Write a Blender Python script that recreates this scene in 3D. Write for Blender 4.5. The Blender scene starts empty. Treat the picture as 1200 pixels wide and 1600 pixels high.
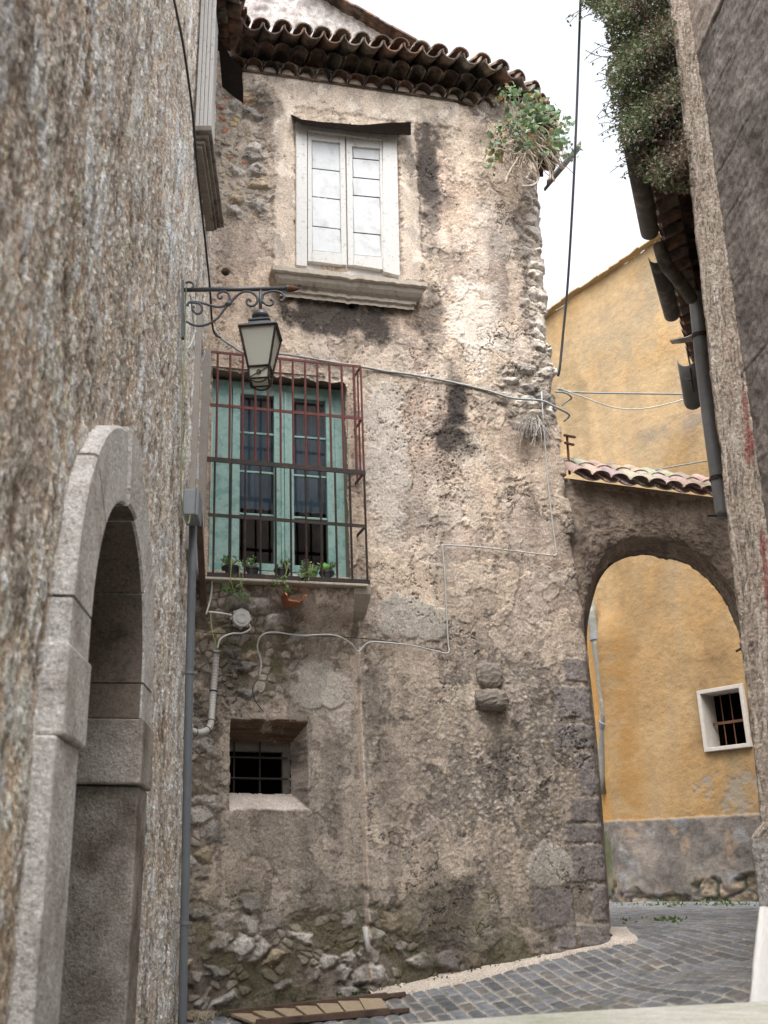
import bpy, math, random
import numpy as np
from mathutils import Vector, Matrix

C = bpy.context.scene.collection
rnd = random.Random(7)

# ------------------------------------------------------------------ camera, world, sun, exposure
FPX, CX, CY, PITCH = 1715.0, 414.0, 800.0, math.radians(19.28)
cd = bpy.data.cameras.new("camera")
cam = bpy.data.objects.new("camera", cd); C.objects.link(cam)
cam.location = (0, 0, 0)                                   # eye level is z = 0
cam.rotation_euler = (math.radians(90) + PITCH, 0, 0)
cd.sensor_fit = 'VERTICAL'; cd.sensor_height = 32.0; cd.sensor_width = 24.0
cd.lens = FPX / 1600 * 32.0
cd.shift_x = (600 - CX) / 1600
cd.clip_start = 0.05; cd.clip_end = 800
cd.dof.use_dof = True; cd.dof.focus_distance = 10.2; cd.dof.aperture_fstop = 2.8
bpy.context.scene.camera = cam

SUN_EL, SUN_AZ = math.radians(62), math.radians(200)       # azimuth from +y, clockwise
w = bpy.data.worlds.new("World"); bpy.context.scene.world = w; w.use_nodes = True
nt = w.node_tree
sky = nt.nodes.new('ShaderNodeTexSky'); sky.sky_type = 'NISHITA'; sky.sun_disc = False
sky.sun_elevation = SUN_EL; sky.sun_rotation = SUN_AZ; sky.dust_density = 4.0; sky.air_density = 1.0
hs = nt.nodes.new('ShaderNodeHueSaturation'); hs.inputs['Saturation'].default_value = 0.22
nt.links.new(sky.outputs[0], hs.inputs['Color'])
bg = nt.nodes['Background']; nt.links.new(hs.outputs[0], bg.inputs[0]); bg.inputs[1].default_value = 0.15
sd = bpy.data.lights.new("sun", 'SUN'); sd.energy = 1.2; sd.angle = math.radians(70); sd.color = (1, .98, .95)
so = bpy.data.objects.new("sun", sd); C.objects.link(so)
sdir = Vector((math.sin(SUN_AZ)*math.cos(SUN_EL), math.cos(SUN_AZ)*math.cos(SUN_EL), math.sin(SUN_EL)))
so.rotation_euler = sdir.to_track_quat('Z', 'Y').to_euler(); so.location = (0, -3, 14)
vs = bpy.context.scene.view_settings
vs.view_transform = 'Standard'; vs.look = 'None'; vs.gamma = 1; vs.use_curve_mapping = False
vs.exposure = 1.75

# ------------------------------------------------------------------ picks: a photograph point seen along its ray
FV = np.array([0, math.cos(PITCH), math.sin(PITCH)]); UV = np.array([0, -math.sin(PITCH), math.cos(PITCH)])
def ray(px, py):
    return FV + (px - CX)/FPX*np.array([1., 0, 0]) - (py - CY)/FPX*UV

class Plane:
    """a wall plane: point O, horizontal direction T, up direction V (may lean), normal N towards the street"""
    def __init__(s, O, T, lean=(0, 0), flip=False):
        s.O = np.array(O, float); T = np.array([T[0], T[1], 0.]); s.T = T/np.linalg.norm(T)
        s.V = np.array([lean[0], lean[1], 1.]); n = np.cross(s.T, s.V); n /= np.linalg.norm(n)
        s.N = -n if flip else n
    def uv(s, px, py, off=0.):
        M = np.column_stack([s.T, s.V, -ray(px, py)])
        a = np.linalg.solve(M, -(s.O + off*s.N)); return float(a[0]), float(a[1])
    def pt(s, a, z, off=0.): return s.O + a*s.T + z*s.V + off*s.N
    def hit(s, px, py, off=0.): a, z = s.uv(px, py, off); return s.pt(a, z, off)

F = Plane((0, 9, 0), (1, .2045))                           # the old house's front
L = Plane((-.97, 0, 0), (.042, 1), lean=(.018, 0))         # left alley wall
R = Plane((2.62, 0, 0), (.042, 1), lean=(.012, 0), flip=True)   # right alley wall
AO = F.hit(905, 1000)
A = Plane(AO + np.array([0, .10, 0]), (1, .33))            # arch wall
YB = np.array([5.66, 15, 0.])
Y = Plane(YB, (.668, -1))                                  # yellow house
Y.T = Y.T; 
if Y.N[1] > 0: Y.N = -Y.N
if F.N[1] > 0: F.N = -F.N
if A.N[1] > 0: A.N = -A.N
if L.N[0] < 0: L.N = -L.N
if R.N[0] > 0: R.N = -R.N

# ------------------------------------------------------------------ noise
def _h(ix, iy, seed):
    h = (ix.astype(np.int64)*374761393 + iy.astype(np.int64)*668265263 + seed*1442695041) & 0xffffffff
    h = ((h ^ (h >> 13))*1274126177) & 0xffffffff
    h = (h ^ (h >> 16)) & 0xffffffff
    return h.astype(np.float64)/4294967296.0
def perlin(x, y, seed=0):
    ix = np.floor(x); iy = np.floor(y); fx = x - ix; fy = y - iy
    u = fx*fx*fx*(fx*(fx*6 - 15) + 10); v = fy*fy*fy*(fy*(fy*6 - 15) + 10)
    def g(a, b):
        t = _h(ix + a, iy + b, seed)*2*math.pi
        return np.cos(t)*(fx - a) + np.sin(t)*(fy - b)
    n0 = g(0, 0)*(1 - u) + g(1, 0)*u; n1 = g(0, 1)*(1 - u) + g(1, 1)*u
    return (n0*(1 - v) + n1*v)*1.5
def fbm(x, y, oc=4, seed=0, gain=.5):
    a = 1.; t = 0.; f = 1.; n = 0.
    for i in range(oc):
        t = t + a*perlin(x*f + 17.3*i, y*f - 9.1*i, seed + i*31); n += a; a *= gain; f *= 2.07
    return t/n*1.35
def worley(x, y, seed=0, jit=.9):
    ix = np.floor(x); iy = np.floor(y)
    f1 = np.full(x.shape, 9.); f2 = np.full(x.shape, 9.); idh = np.zeros(x.shape)
    for dx in (-1, 0, 1):
        for dy in (-1, 0, 1):
            cx = ix + dx; cy = iy + dy
            ox = cx + .5 + (_h(cx, cy, seed) - .5)*jit; oy = cy + .5 + (_h(cx, cy, seed + 77) - .5)*jit
            d = np.hypot(x - ox, y - oy); b = d < f1
            f2 = np.where(b, f1, np.minimum(f2, d)); idh = np.where(b, _h(cx, cy, seed + 191), idh); f1 = np.where(b, d, f1)
    return f1, f2, idh
def sst(a, b, x):
    t = np.clip((x - a)/(b - a), 0, 1); return t*t*(3 - 2*t)
def mixc(c, k, m):
    return c*(1 - m[..., None]) + np.asarray(k)*m[..., None]
def mixa(c, k, m): return c*(1 - m[..., None]) + k*m[..., None]

# ------------------------------------------------------------------ materials
def new_mat(name):
    m = bpy.data.materials.new(name); m.use_nodes = True
    n = m.node_tree; return m, n, n.nodes['Principled BSDF']
def surf(name, col=None, rough=.9, var=.25, vscale=20., bump=.4, bscale=60., bdist=.004, metal=0., col2=None, c2scale=8., c2lo=.5, c2hi=.62, spec=.3, fine=0):
    """colour (attribute 'col' when none is given) broken up by noise, with a noise bump"""
    m, n, b = new_mat(name); N, K = n.nodes, n.links
    geo = N.new('ShaderNodeNewGeometry')
    if col is None:
        a = N.new('ShaderNodeAttribute'); a.attribute_name = 'col'; src = a.outputs['Color']
    else:
        r = N.new('ShaderNodeRGB'); r.outputs[0].default_value = (*col, 1); src = r.outputs[0]
    if col2 is not None:
        n2 = N.new('ShaderNodeTexNoise'); n2.inputs['Scale'].default_value = c2scale; n2.inputs['Detail'].default_value = 8; n2.inputs['Roughness'].default_value = .65
        K.new(geo.outputs['Position'], n2.inputs['Vector'])
        rp = N.new('ShaderNodeMapRange'); rp.inputs[1].default_value = c2lo; rp.inputs[2].default_value = c2hi
        K.new(n2.outputs['Fac'], rp.inputs[0])
        mx = N.new('ShaderNodeMix'); mx.data_type = 'RGBA'; K.new(rp.outputs[0], mx.inputs[0]); K.new(src, mx.inputs[6]); mx.inputs[7].default_value = (*col2, 1)
        src = mx.outputs[2]
    n1 = N.new('ShaderNodeTexNoise'); n1.inputs['Scale'].default_value = vscale; n1.inputs['Detail'].default_value = 7; n1.inputs['Roughness'].default_value = .7
    K.new(geo.outputs['Position'], n1.inputs['Vector'])
    r1 = N.new('ShaderNodeMapRange'); r1.inputs[1].default_value = .25; r1.inputs[2].default_value = .75; r1.inputs[3].default_value = 1 - var; r1.inputs[4].default_value = 1 + var
    K.new(n1.outputs['Fac'], r1.inputs[0])
    mu = N.new('ShaderNodeVectorMath'); mu.operation = 'SCALE'; K.new(src, mu.inputs[0]); K.new(r1.outputs[0], mu.inputs['Scale'])
    out = mu.outputs[0]
    if fine > 0:                                           # gritty grain and pores
        n3 = N.new('ShaderNodeTexNoise'); n3.inputs['Scale'].default_value = 75; n3.inputs['Detail'].default_value = 3; n3.inputs['Roughness'].default_value = .8
        K.new(geo.outputs['Position'], n3.inputs['Vector']); r3 = N.new('ShaderNodeMapRange'); r3.inputs[1].default_value = .32; r3.inputs[2].default_value = .68; r3.inputs[3].default_value = 1 - fine; r3.inputs[4].default_value = 1 + fine
        K.new(n3.outputs['Fac'], r3.inputs[0])
        n4 = N.new('ShaderNodeTexNoise'); n4.inputs['Scale'].default_value = 38; n4.inputs['Detail'].default_value = 5; n4.inputs['Roughness'].default_value = .75
        K.new(geo.outputs['Position'], n4.inputs['Vector']); r4 = N.new('ShaderNodeMapRange'); r4.inputs[1].default_value = .36; r4.inputs[2].default_value = .43; r4.inputs[3].default_value = 1 - fine*1.5; r4.inputs[4].default_value = 1
        K.new(n4.outputs['Fac'], r4.inputs[0]); m4 = N.new('ShaderNodeMath'); m4.operation = 'MULTIPLY'; K.new(r3.outputs[0], m4.inputs[0]); K.new(r4.outputs[0], m4.inputs[1])
        m5 = N.new('ShaderNodeVectorMath'); m5.operation = 'SCALE'; K.new(out, m5.inputs[0]); K.new(m4.outputs[0], m5.inputs['Scale']); out = m5.outputs[0]
    K.new(out, b.inputs['Base Color'])
    if bump > 0:
        nb = N.new('ShaderNodeTexNoise'); nb.inputs['Scale'].default_value = bscale; nb.inputs['Detail'].default_value = 6; nb.inputs['Roughness'].default_value = .65
        K.new(geo.outputs['Position'], nb.inputs['Vector'])
        bu = N.new('ShaderNodeBump'); bu.inputs['Strength'].default_value = bump; bu.inputs['Distance'].default_value = bdist
        K.new(nb.outputs['Fac'], bu.inputs['Height']); K.new(bu.outputs[0], b.inputs['Normal'])
    b.inputs['Roughness'].default_value = rough; b.inputs['Metallic'].default_value = metal
    b.inputs['Specular IOR Level'].default_value = spec
    return m

M = {}
M['wall'] = surf('old_plaster', None, .95, .25, 45, .5, 80, .007, spec=.12, fine=.30)
M['rough_wall'] = surf('rubble_render', None, .95, .32, 55, 1., 50, .016, spec=.10, fine=.36)
M['yellow'] = surf('ochre_render', None, .93, .08, 30, .8, 42, .010, spec=.12, fine=.10)
M['sett'] = surf('basalt_setts', None, .62, .22, 60, .5, 90, .004, spec=.4)
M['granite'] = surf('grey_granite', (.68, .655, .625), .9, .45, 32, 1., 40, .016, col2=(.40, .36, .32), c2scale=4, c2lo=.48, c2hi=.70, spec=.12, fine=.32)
M['dirtshadegranite'] = surf('grimy_shaded_granite', (.20, .165, .135), .9, .3, 40, .8, 70, .008, col2=(.11, .09, .075), c2scale=4, spec=.15, fine=.25)  # inner faces of the door arch: dirt plus shade, both in the colour
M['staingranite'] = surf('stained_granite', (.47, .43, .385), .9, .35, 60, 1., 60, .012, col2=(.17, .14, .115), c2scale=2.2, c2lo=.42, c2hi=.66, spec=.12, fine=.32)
M['sill'] = surf('weathered_sill_stone', (.42, .37, .31), .9, .2, 30, .4, 60, .006, col2=(.13, .115, .10), c2scale=7, c2lo=.55, c2hi=.72, spec=.2)
M['darksill'] = surf('grey_moulded_stone', (.25, .225, .195), .9, .25, 25, .4, 50, .006, col2=(.12, .10, .085), c2scale=5, spec=.2)
M['tile'] = surf('terracotta_tile', None, .9, .3, 40, .4, 70, .004, col2=(.075, .062, .053), c2scale=7, c2lo=.38, c2hi=.60, spec=.2)
M['eave'] = surf('dark_terracotta', None, .95, .35, 30, .4, 60, .004, col2=(.03, .025, .021), c2scale=7, c2lo=.36, c2hi=.58, spec=.15)  # cornice tiles, darker than the roof tiles
M['whitewood'] = surf('flaking_white_paint', (.56, .55, .53), .6, .10, 60, .25, 50, .002, col2=(.28, .265, .25), c2scale=26, c2lo=.56, c2hi=.72)
M['panel'] = surf('white_panel', (.55, .565, .575), .5, .07, 9, .1, 30, .002, col2=(.40, .40, .385), c2scale=7, c2lo=.5, c2hi=.75)
M['teal'] = surf('peeling_teal_paint', (.31, .47, .43), .6, .16, 30, .3, 50, .002, col2=(.20, .36, .33), c2scale=10, c2lo=.5, c2hi=.6)
M['redmetal'] = surf('rusty_red_paint', (.14, .045, .042), .7, .25, 40, .3, 90, .001, col2=(.09, .04, .03), c2scale=14)
M['blackmetal'] = surf('dark_iron', (.035, .027, .024), .65, .3, 40, .3, 90, .001, col2=(.075, .04, .028), c2scale=12, c2lo=.55)
M['lampmetal'] = surf('weathered_lamp_metal', (.085, .09, .10), .45, .2, 30, .2, 70, .001, metal=.35, spec=.5)
M['rust'] = surf('rusted_sheet', (.007, .005, .004), .97, .3, 20, .3, 50, .003, spec=.03, col2=(.022, .012, .008), c2scale=12, c2lo=.6, c2hi=.75)
M['rustrod'] = surf('rust_brown', (.13, .06, .035), .9, .3, 50, .3, 80, .001)
M['greypipe'] = surf('grey_plastic_pipe', (.17, .19, .21), .45, .12, 8, .1, 60, .001, spec=.5)
M['zincpipe'] = surf('weathered_zinc', (.20, .205, .21), .6, .2, 10, .15, 40, .001, metal=.3)
M['darkgutter'] = surf('dark_gutter_metal', (.07, .065, .06), .7, .3, 12, .2, 40, .002, col2=(.15, .13, .11), c2scale=8)
M['paleconduit'] = surf('pale_conduit', (.42, .41, .38), .5, .12, 20, .1, 60, .001)
M['wirewhite'] = surf('white_cable', (.62, .62, .58), .5, .1, 20, 0)
M['palecable'] = surf('pale_cable', (.46, .46, .44), .5, .15, 20, 0)
M['wiregrey'] = surf('grey_cable', (.33, .35, .35), .6, .25, 30, 0)
M['wireblack'] = surf('black_cable', (.035, .035, .04), .6, .2, 30, 0)
M['wiregreen'] = surf('green_yellow_wire', (.33, .38, .20), .5, .2, 4, 0)
M['wood'] = surf('grey_brown_timber', (.10, .065, .048), .85, .35, 20, .4, 40, .003, col2=(.05, .035, .03), c2scale=10)
M['palewood'] = surf('pale_batten', (.30, .235, .16), .85, .25, 20, .3, 40, .003)
M['terracotta'] = surf('terracotta_shard', (.36, .145, .075), .85, .2, 30, .2, 60, .002)
M['concrete'] = surf('pale_concrete', (.50, .485, .44), .9, .2, 10, .6, 40, .006, col2=(.33, .345, .25), c2scale=2.2, c2lo=.42, c2hi=.72, fine=.18)
M['kerb'] = surf('pale_concrete_strip', (.56, .50, .44), .9, .12, 14, .3, 60, .003, col2=(.42, .39, .34), c2scale=6)
M['whiteplinth'] = surf('whitewashed_plinth', (.78, .76, .74), .85, .06, 20, .3, 60, .003)
M['dark'] = surf('dark_interior', (.012, .011, .011), .95, .1, 5, 0)
M['sky_reflection'] = surf('sky_reflection_grey', (.105, .15, .185), .9, .2, 6, 0)  # blue-grey of the sky reflection in the upper panes, put into colour
M['pot'] = surf('black_plastic_pot', (.025, .025, .027), .5, .1, 20, 0, spec=.5)
M['potgreen'] = surf('green_plastic_pot', (.13, .22, .06), .5, .1, 20, 0, spec=.5)
M['soil'] = surf('soil', (.04, .03, .02), .95, .2, 60, .3)
M['stem'] = surf('dry_stem', (.40, .34, .275), .9, .25, 20, 0)
M['drygrass'] = surf('dry_grass', (.42, .38, .345), .9, .3, 20, 0)
M['greenmetal'] = surf('green_paint', (.02, .05, .035), .6, .2, 10, .2, 30)
M['blueboard'] = surf('rail_paint', (.36, .33, .30), .8, .15, 20, .2, 40, .002)
M['jbox'] = surf('grey_box_plastic', (.26, .28, .30), .5, .06, 10, 0, spec=.5)
M['round'] = surf('pale_plastic', (.50, .49, .47), .5, .15, 30, 0, spec=.5)

def leafmat(name):
    m, n, b = new_mat(name)
    a = n.nodes.new('ShaderNodeAttribute'); a.attribute_name = 'col'
    n.links.new(a.outputs['Color'], b.inputs['Base Color']); b.inputs['Roughness'].default_value = .55
    t = n.nodes.new('ShaderNodeBsdfTranslucent'); n.links.new(a.outputs['Color'], t.inputs[0])
    ad = n.nodes.new('ShaderNodeMixShader'); ad.inputs[0].default_value = .3
    n.links.new(b.outputs[0], ad.inputs[1]); n.links.new(t.outputs[0], ad.inputs[2])
    n.links.new(ad.outputs[0], n.nodes['Material Output'].inputs[0]); return m
M['leaf'] = leafmat('leaf')
def glassmat(name, tint, gloss, rough=.03):
    m, n, b = new_mat(name)
    t = n.nodes.new('ShaderNodeBsdfTransparent'); t.inputs[0].default_value = (*tint, 1)
    g = n.nodes.new('ShaderNodeBsdfGlossy'); g.inputs['Roughness'].default_value = rough
    x = n.nodes.new('ShaderNodeMixShader'); x.inputs[0].default_value = gloss
    n.links.new(t.outputs[0], x.inputs[1]); n.links.new(g.outputs[0], x.inputs[2]); n.links.new(x.outputs[0], n.nodes['Material Output'].inputs[0]); return m
M['glass'] = glassmat('window_glass', (.75, .8, .85), .13)
m_, n_, b_ = new_mat('frosted_lamp_glass'); b_.inputs['Base Color'].default_value = (.80, .80, .72, 1); b_.inputs['Roughness'].default_value = .5
t_ = n_.nodes.new('ShaderNodeBsdfTranslucent'); t_.inputs[0].default_value = (.62, .62, .53, 1); x_ = n_.nodes.new('ShaderNodeMixShader'); x_.inputs[0].default_value = .5
n_.links.new(b_.outputs[0], x_.inputs[1]); n_.links.new(t_.outputs[0], x_.inputs[2]); n_.links.new(x_.outputs[0], n_.nodes['Material Output'].inputs[0]); M['lampglass'] = m_

# ------------------------------------------------------------------ object helpers
def tag(o, label=None, cat=None, group=None, kind=None):
    if label: o['label'] = label
    if cat: o['category'] = cat
    if group: o['group'] = group
    if kind: o['kind'] = kind
    return o
def empty(name, loc, label, cat, group=None):
    o = bpy.data.objects.new(name, None); C.objects.link(o); o.location = [float(v) for v in loc]; o.empty_display_size = .2
    return tag(o, label, cat, group)
def setpar(o, p):
    if p is None: return o
    o.parent = p
    if p.type == 'EMPTY': o.matrix_parent_inverse = Matrix.Translation(-Vector(p.location))
    return o
def link(me, name, mat, parent):
    o = bpy.data.objects.new(name, me); C.objects.link(o); me.materials.append(mat); return setpar(o, parent)
class MB:
    def __init__(s): s.v = []; s.f = []; s.c = []; s.cc = None
    def add(s, vs_, fs):
        b = len(s.v); s.v += [tuple(float(q) for q in p) for p in vs_]; s.f += [tuple(i + b for i in f) for f in fs]
        if s.cc is not None: s.c += [s.cc]*len(vs_)
    def box8(s, p):                                        # p: 4 bottom, 4 top (same winding)
        s.add(p, [(3, 2, 1, 0), (4, 5, 6, 7), (0, 1, 5, 4), (1, 2, 6, 5), (2, 3, 7, 6), (3, 0, 4, 7)])
    def pbox(s, P, s0, s1, z0, z1, o0, o1):                # box on a wall plane
        s.box8([P.pt(s0, z0, o0), P.pt(s1, z0, o0), P.pt(s1, z0, o1), P.pt(s0, z0, o1),
                P.pt(s0, z1, o0), P.pt(s1, z1, o0), P.pt(s1, z1, o1), P.pt(s0, z1, o1)])
    def bar(s, a, b, w_, h_, up=(0, 0, 1)):
        a = np.array(a, float); b = np.array(b, float); d = b - a; d /= np.linalg.norm(d)
        u = np.cross(d, np.array(up, float))
        if np.linalg.norm(u) < 1e-5: u = np.cross(d, np.array([0, 1., 0]))
        u /= np.linalg.norm(u); v = np.cross(u, d)
        q = [(-u*w_ - v*h_)/2, (u*w_ - v*h_)/2, (u*w_ + v*h_)/2, (-u*w_ + v*h_)/2]
        s.box8([a + k for k in q] + [b + k for k in q])
    def tube(s, pts, r, n=8, cap=True):
        P = [np.array(p, float) for p in pts]; k = len(P); b = len(s.v); ref = None
        rs = r if hasattr(r, '__len__') else [r]*k
        for i in range(k):
            d = P[min(i + 1, k - 1)] - P[max(i - 1, 0)]; ln = np.linalg.norm(d); d = d/ln if ln > 1e-9 else np.array([0, 0, 1.])
            if ref is None:
                ref = np.cross(d, [0, 0, 1.]) if abs(d[2]) < .9 else np.cross(d, [1., 0, 0])
            u = ref - d*np.dot(ref, d); u /= np.linalg.norm(u) + 1e-12; ref = u; v = np.cross(d, u)
            for j in range(n):
                t = 2*math.pi*j/n; q = P[i] + rs[i]*(u*math.cos(t) + v*math.sin(t)); s.v.append(tuple(map(float, q)))
                if s.cc is not None: s.c.append(s.cc)
        for i in range(k - 1):
            for j in range(n):
                s.f.append((b + i*n + j, b + i*n + (j + 1) % n, b + (i + 1)*n + (j + 1) % n, b + (i + 1)*n + j))
        if cap:
            s.f.append(tuple(b + j for j in range(n))[::-1]); s.f.append(tuple(b + (k - 1)*n + j for j in range(n)))
    def lathe(s, c, prof, n=16, ax=(0, 0, 1), sx=1.):
        c = np.array(c, float); ax = np.array(ax, float)/np.linalg.norm(ax)
        u = np.cross(ax, [0, 1., 0]) if abs(ax[1]) < .9 else np.cross(ax, [1., 0, 0]); u /= np.linalg.norm(u); v = np.cross(ax, u); b = len(s.v)
        for r, h in prof:
            for j in range(n):
                t = 2*math.pi*j/n; q = c + ax*h + r*(u*math.cos(t)*sx + v*math.sin(t)); s.v.append(tuple(map(float, q)))
                if s.cc is not None: s.c.append(s.cc)
        k = len(prof)
        for i in range(k - 1):
            for j in range(n): s.f.append((b + i*n + j, b + i*n + (j + 1) % n, b + (i + 1)*n + (j + 1) % n, b + (i + 1)*n + j))
        s.f.append(tuple(b + j for j in range(n))[::-1]); s.f.append(tuple(b + (k - 1)*n + j for j in range(n)))
    def sheet(s, rows):                                    # grid of points
        b = len(s.v); nr = len(rows); nc = len(rows[0])
        for r in rows:
            for p in r:
                s.v.append(tuple(map(float, p)))
                if s.cc is not None: s.c.append(s.cc)
        for i in range(nr - 1):
            for j in range(nc - 1): s.f.append((b + i*nc + j, b + i*nc + j + 1, b + (i + 1)*nc + j + 1, b + (i + 1)*nc + j))
    def prism(s, poly, d):
        k = len(poly); poly = [np.array(p, float) for p in poly]; d = np.array(d, float)
        s.add(list(poly) + [p + d for p in poly], [tuple(range(k))[::-1], tuple(range(k, 2*k))] + [(i, (i + 1) % k, k + (i + 1) % k, k + i) for i in range(k)])
    def build(s, name, mat, parent=None, smooth=False, bevel=0., solid=0., rough=0., sub=0):
        me = bpy.data.meshes.new(name); me.from_pydata(s.v, [], s.f); me.update()
        if s.c:
            a = me.color_attributes.new('col', 'FLOAT_COLOR', 'POINT'); a.data.foreach_set('color', np.array([(*c, 1.) for c in s.c], np.float32).ravel())
        if smooth: me.polygons.foreach_set('use_smooth', [True]*len(me.polygons))
        o = link(me, name, mat, parent)
        if solid: k = o.modifiers.new('solid', 'SOLIDIFY'); k.thickness = solid; k.offset = 0
        if bevel: k = o.modifiers.new('bevel', 'BEVEL'); k.width = bevel; k.segments = 2; k.limit_method = 'ANGLE'
        if sub: k = o.modifiers.new('subdivision', 'SUBSURF'); k.subdivision_type = 'SIMPLE'; k.levels = k.render_levels = sub
        if rough:
            t = bpy.data.textures.new(name + '_chips', 'CLOUDS'); t.noise_scale = .09; t.noise_depth = 3
            k = o.modifiers.new('chips', 'DISPLACE'); k.texture = t; k.strength = rough; k.mid_level = .5; k.texture_coords = 'GLOBAL'
        return o
def gridmesh(name, P3, col, mat, parent=None, keep=None, smooth=True, flip=False):
    nr, nc = P3.shape[:2]; me = bpy.data.meshes.new(name)
    idx = np.arange(nr*nc).reshape(nr, nc)
    q = np.stack([idx[:-1, :-1], idx[:-1, 1:], idx[1:, 1:], idx[1:, :-1]], -1).reshape(-1, 4)
    if flip: q = q[:, ::-1]
    if keep is not None: q = q[keep.reshape(-1)]
    me.vertices.add(nr*nc); me.vertices.foreach_set('co', P3.astype(np.float32).ravel())
    me.loops.add(q.size); me.loops.foreach_set('vertex_index', q.astype(np.int32).ravel())
    me.polygons.add(len(q)); me.polygons.foreach_set('loop_start', np.arange(0, q.size, 4, dtype=np.int32))
    me.update(calc_edges=True)
    c4 = np.ones((nr*nc, 4), np.float32); c4[:, :3] = np.clip(col.reshape(-1, 3), 0.004, 1)
    a = me.color_attributes.new('col', 'FLOAT_COLOR', 'POINT'); a.data.foreach_set('color', c4.ravel())
    me.polygons.foreach_set('use_smooth', np.full(len(q), smooth))
    return link(me, name, mat, parent)
def on(P, S, Z, D):
    return P.O + S[..., None]*P.T + Z[..., None]*P.V + D[..., None]*P.N
def pick_box(P, x0, y0, x1, y1, off=0.):
    cs, cz = P.uv((x0 + x1)/2, (y0 + y1)/2, off); a, _ = P.uv(x0, (y0 + y1)/2, off); b, _ = P.uv(x1, (y0 + y1)/2, off)
    _, c = P.uv((x0 + x1)/2, y0, off); _, d = P.uv((x0 + x1)/2, y1, off); return cs, cz, abs(b - a)/2, abs(d - c)/2
def smooth_curve(pts, n=8):
    P = [np.array(p, float) for p in pts]; out = []
    for i in range(len(P) - 1):
        a = P[max(i - 1, 0)]; b = P[i]; c = P[i + 1]; d = P[min(i + 2, len(P) - 1)]
        for k in range(n):
            t = k/n; out.append(.5*((2*b) + (-a + c)*t + (2*a - 5*b + 4*c - d)*t*t + (-a + 3*b - 3*c + d)*t**3))
    out.append(P[-1]); return out

# ------------------------------------------------------------------ ground
fb = [F.hit(x, y) for x, y in ((330, 1595), (470, 1574), (600, 1553), (750, 1521), (850, 1496), (958, 1477))]
ctrl = [tuple(p) for p in fb]
for p in fb:
    q = p + F.N*1.0; ctrl.append((q[0], q[1], p[2] - .17))
    q = p + F.N*3.4; ctrl.append((q[0], q[1], p[2] - .58))
ctrl += [(0, 0, -1.62), (-3, 0, -1.62), (3, -1, -1.6), (0, -6, -1.9), (-4, 8, -1.3), (2.45, 6.0, -.50), (3.2, 7.2, -.36)]
ctrl += [tuple(Y.hit(x, 1410)) for x in (960, 1040, 1120, 1200)]
ctrl += [(p[0], p[1], p[2]) for p in (Y.hit(1300, 1410), Y.hit(900, 1410))]
ctrl += [(3.5, 10.6, -.235), (4.2, 9, -.25), (60, 60, .3), (-60, 60, .3), (60, -60, -2), (-60, -60, -2)]
ctrl = np.array(ctrl)
_r = np.hypot(ctrl[:, None, 0] - ctrl[None, :, 0], ctrl[:, None, 1] - ctrl[None, :, 1])
_K = np.block([[-_r + np.eye(len(ctrl))*.25, np.ones((len(ctrl), 1)), ], [np.ones((1, len(ctrl))), np.zeros((1, 1))]])
_W = np.linalg.solve(_K, np.append(ctrl[:, 2], 0))
def gz(x, y):
    x = np.asarray(x, float); y = np.asarray(y, float); t = np.full(x.shape, _W[-1])
    for i in range(len(ctrl)): t = t - _W[i]*np.hypot(x - ctrl[i, 0], y - ctrl[i, 1])
    return t
def ghit(px, py):
    d = ray(px, py); lo = 3.0
    for k in range(600):
        t = lo + k*.03
        if d[2]*t < float(gz(d[0]*t, d[1]*t)): break
    return np.array([d[0]*t, d[1]*t, float(gz(d[0]*t, d[1]*t))])
gx = np.concatenate([np.linspace(-70, -6, 20), np.linspace(-5, 14, 60), np.linspace(16, 70, 20)])
gy = np.concatenate([np.linspace(-70, -4, 20), np.linspace(-3, 22, 80), np.linspace(24, 70, 20)])
GX, GY = np.meshgrid(gx, gy)
GZ = gz(GX, GY) - .07
gc = np.zeros(GX.shape + (3,)); gc[:] = (.16, .145, .125)
tag(gridmesh('ground', np.stack([GX, GY, GZ], -1), gc, M['wall']), kind='structure')

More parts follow.
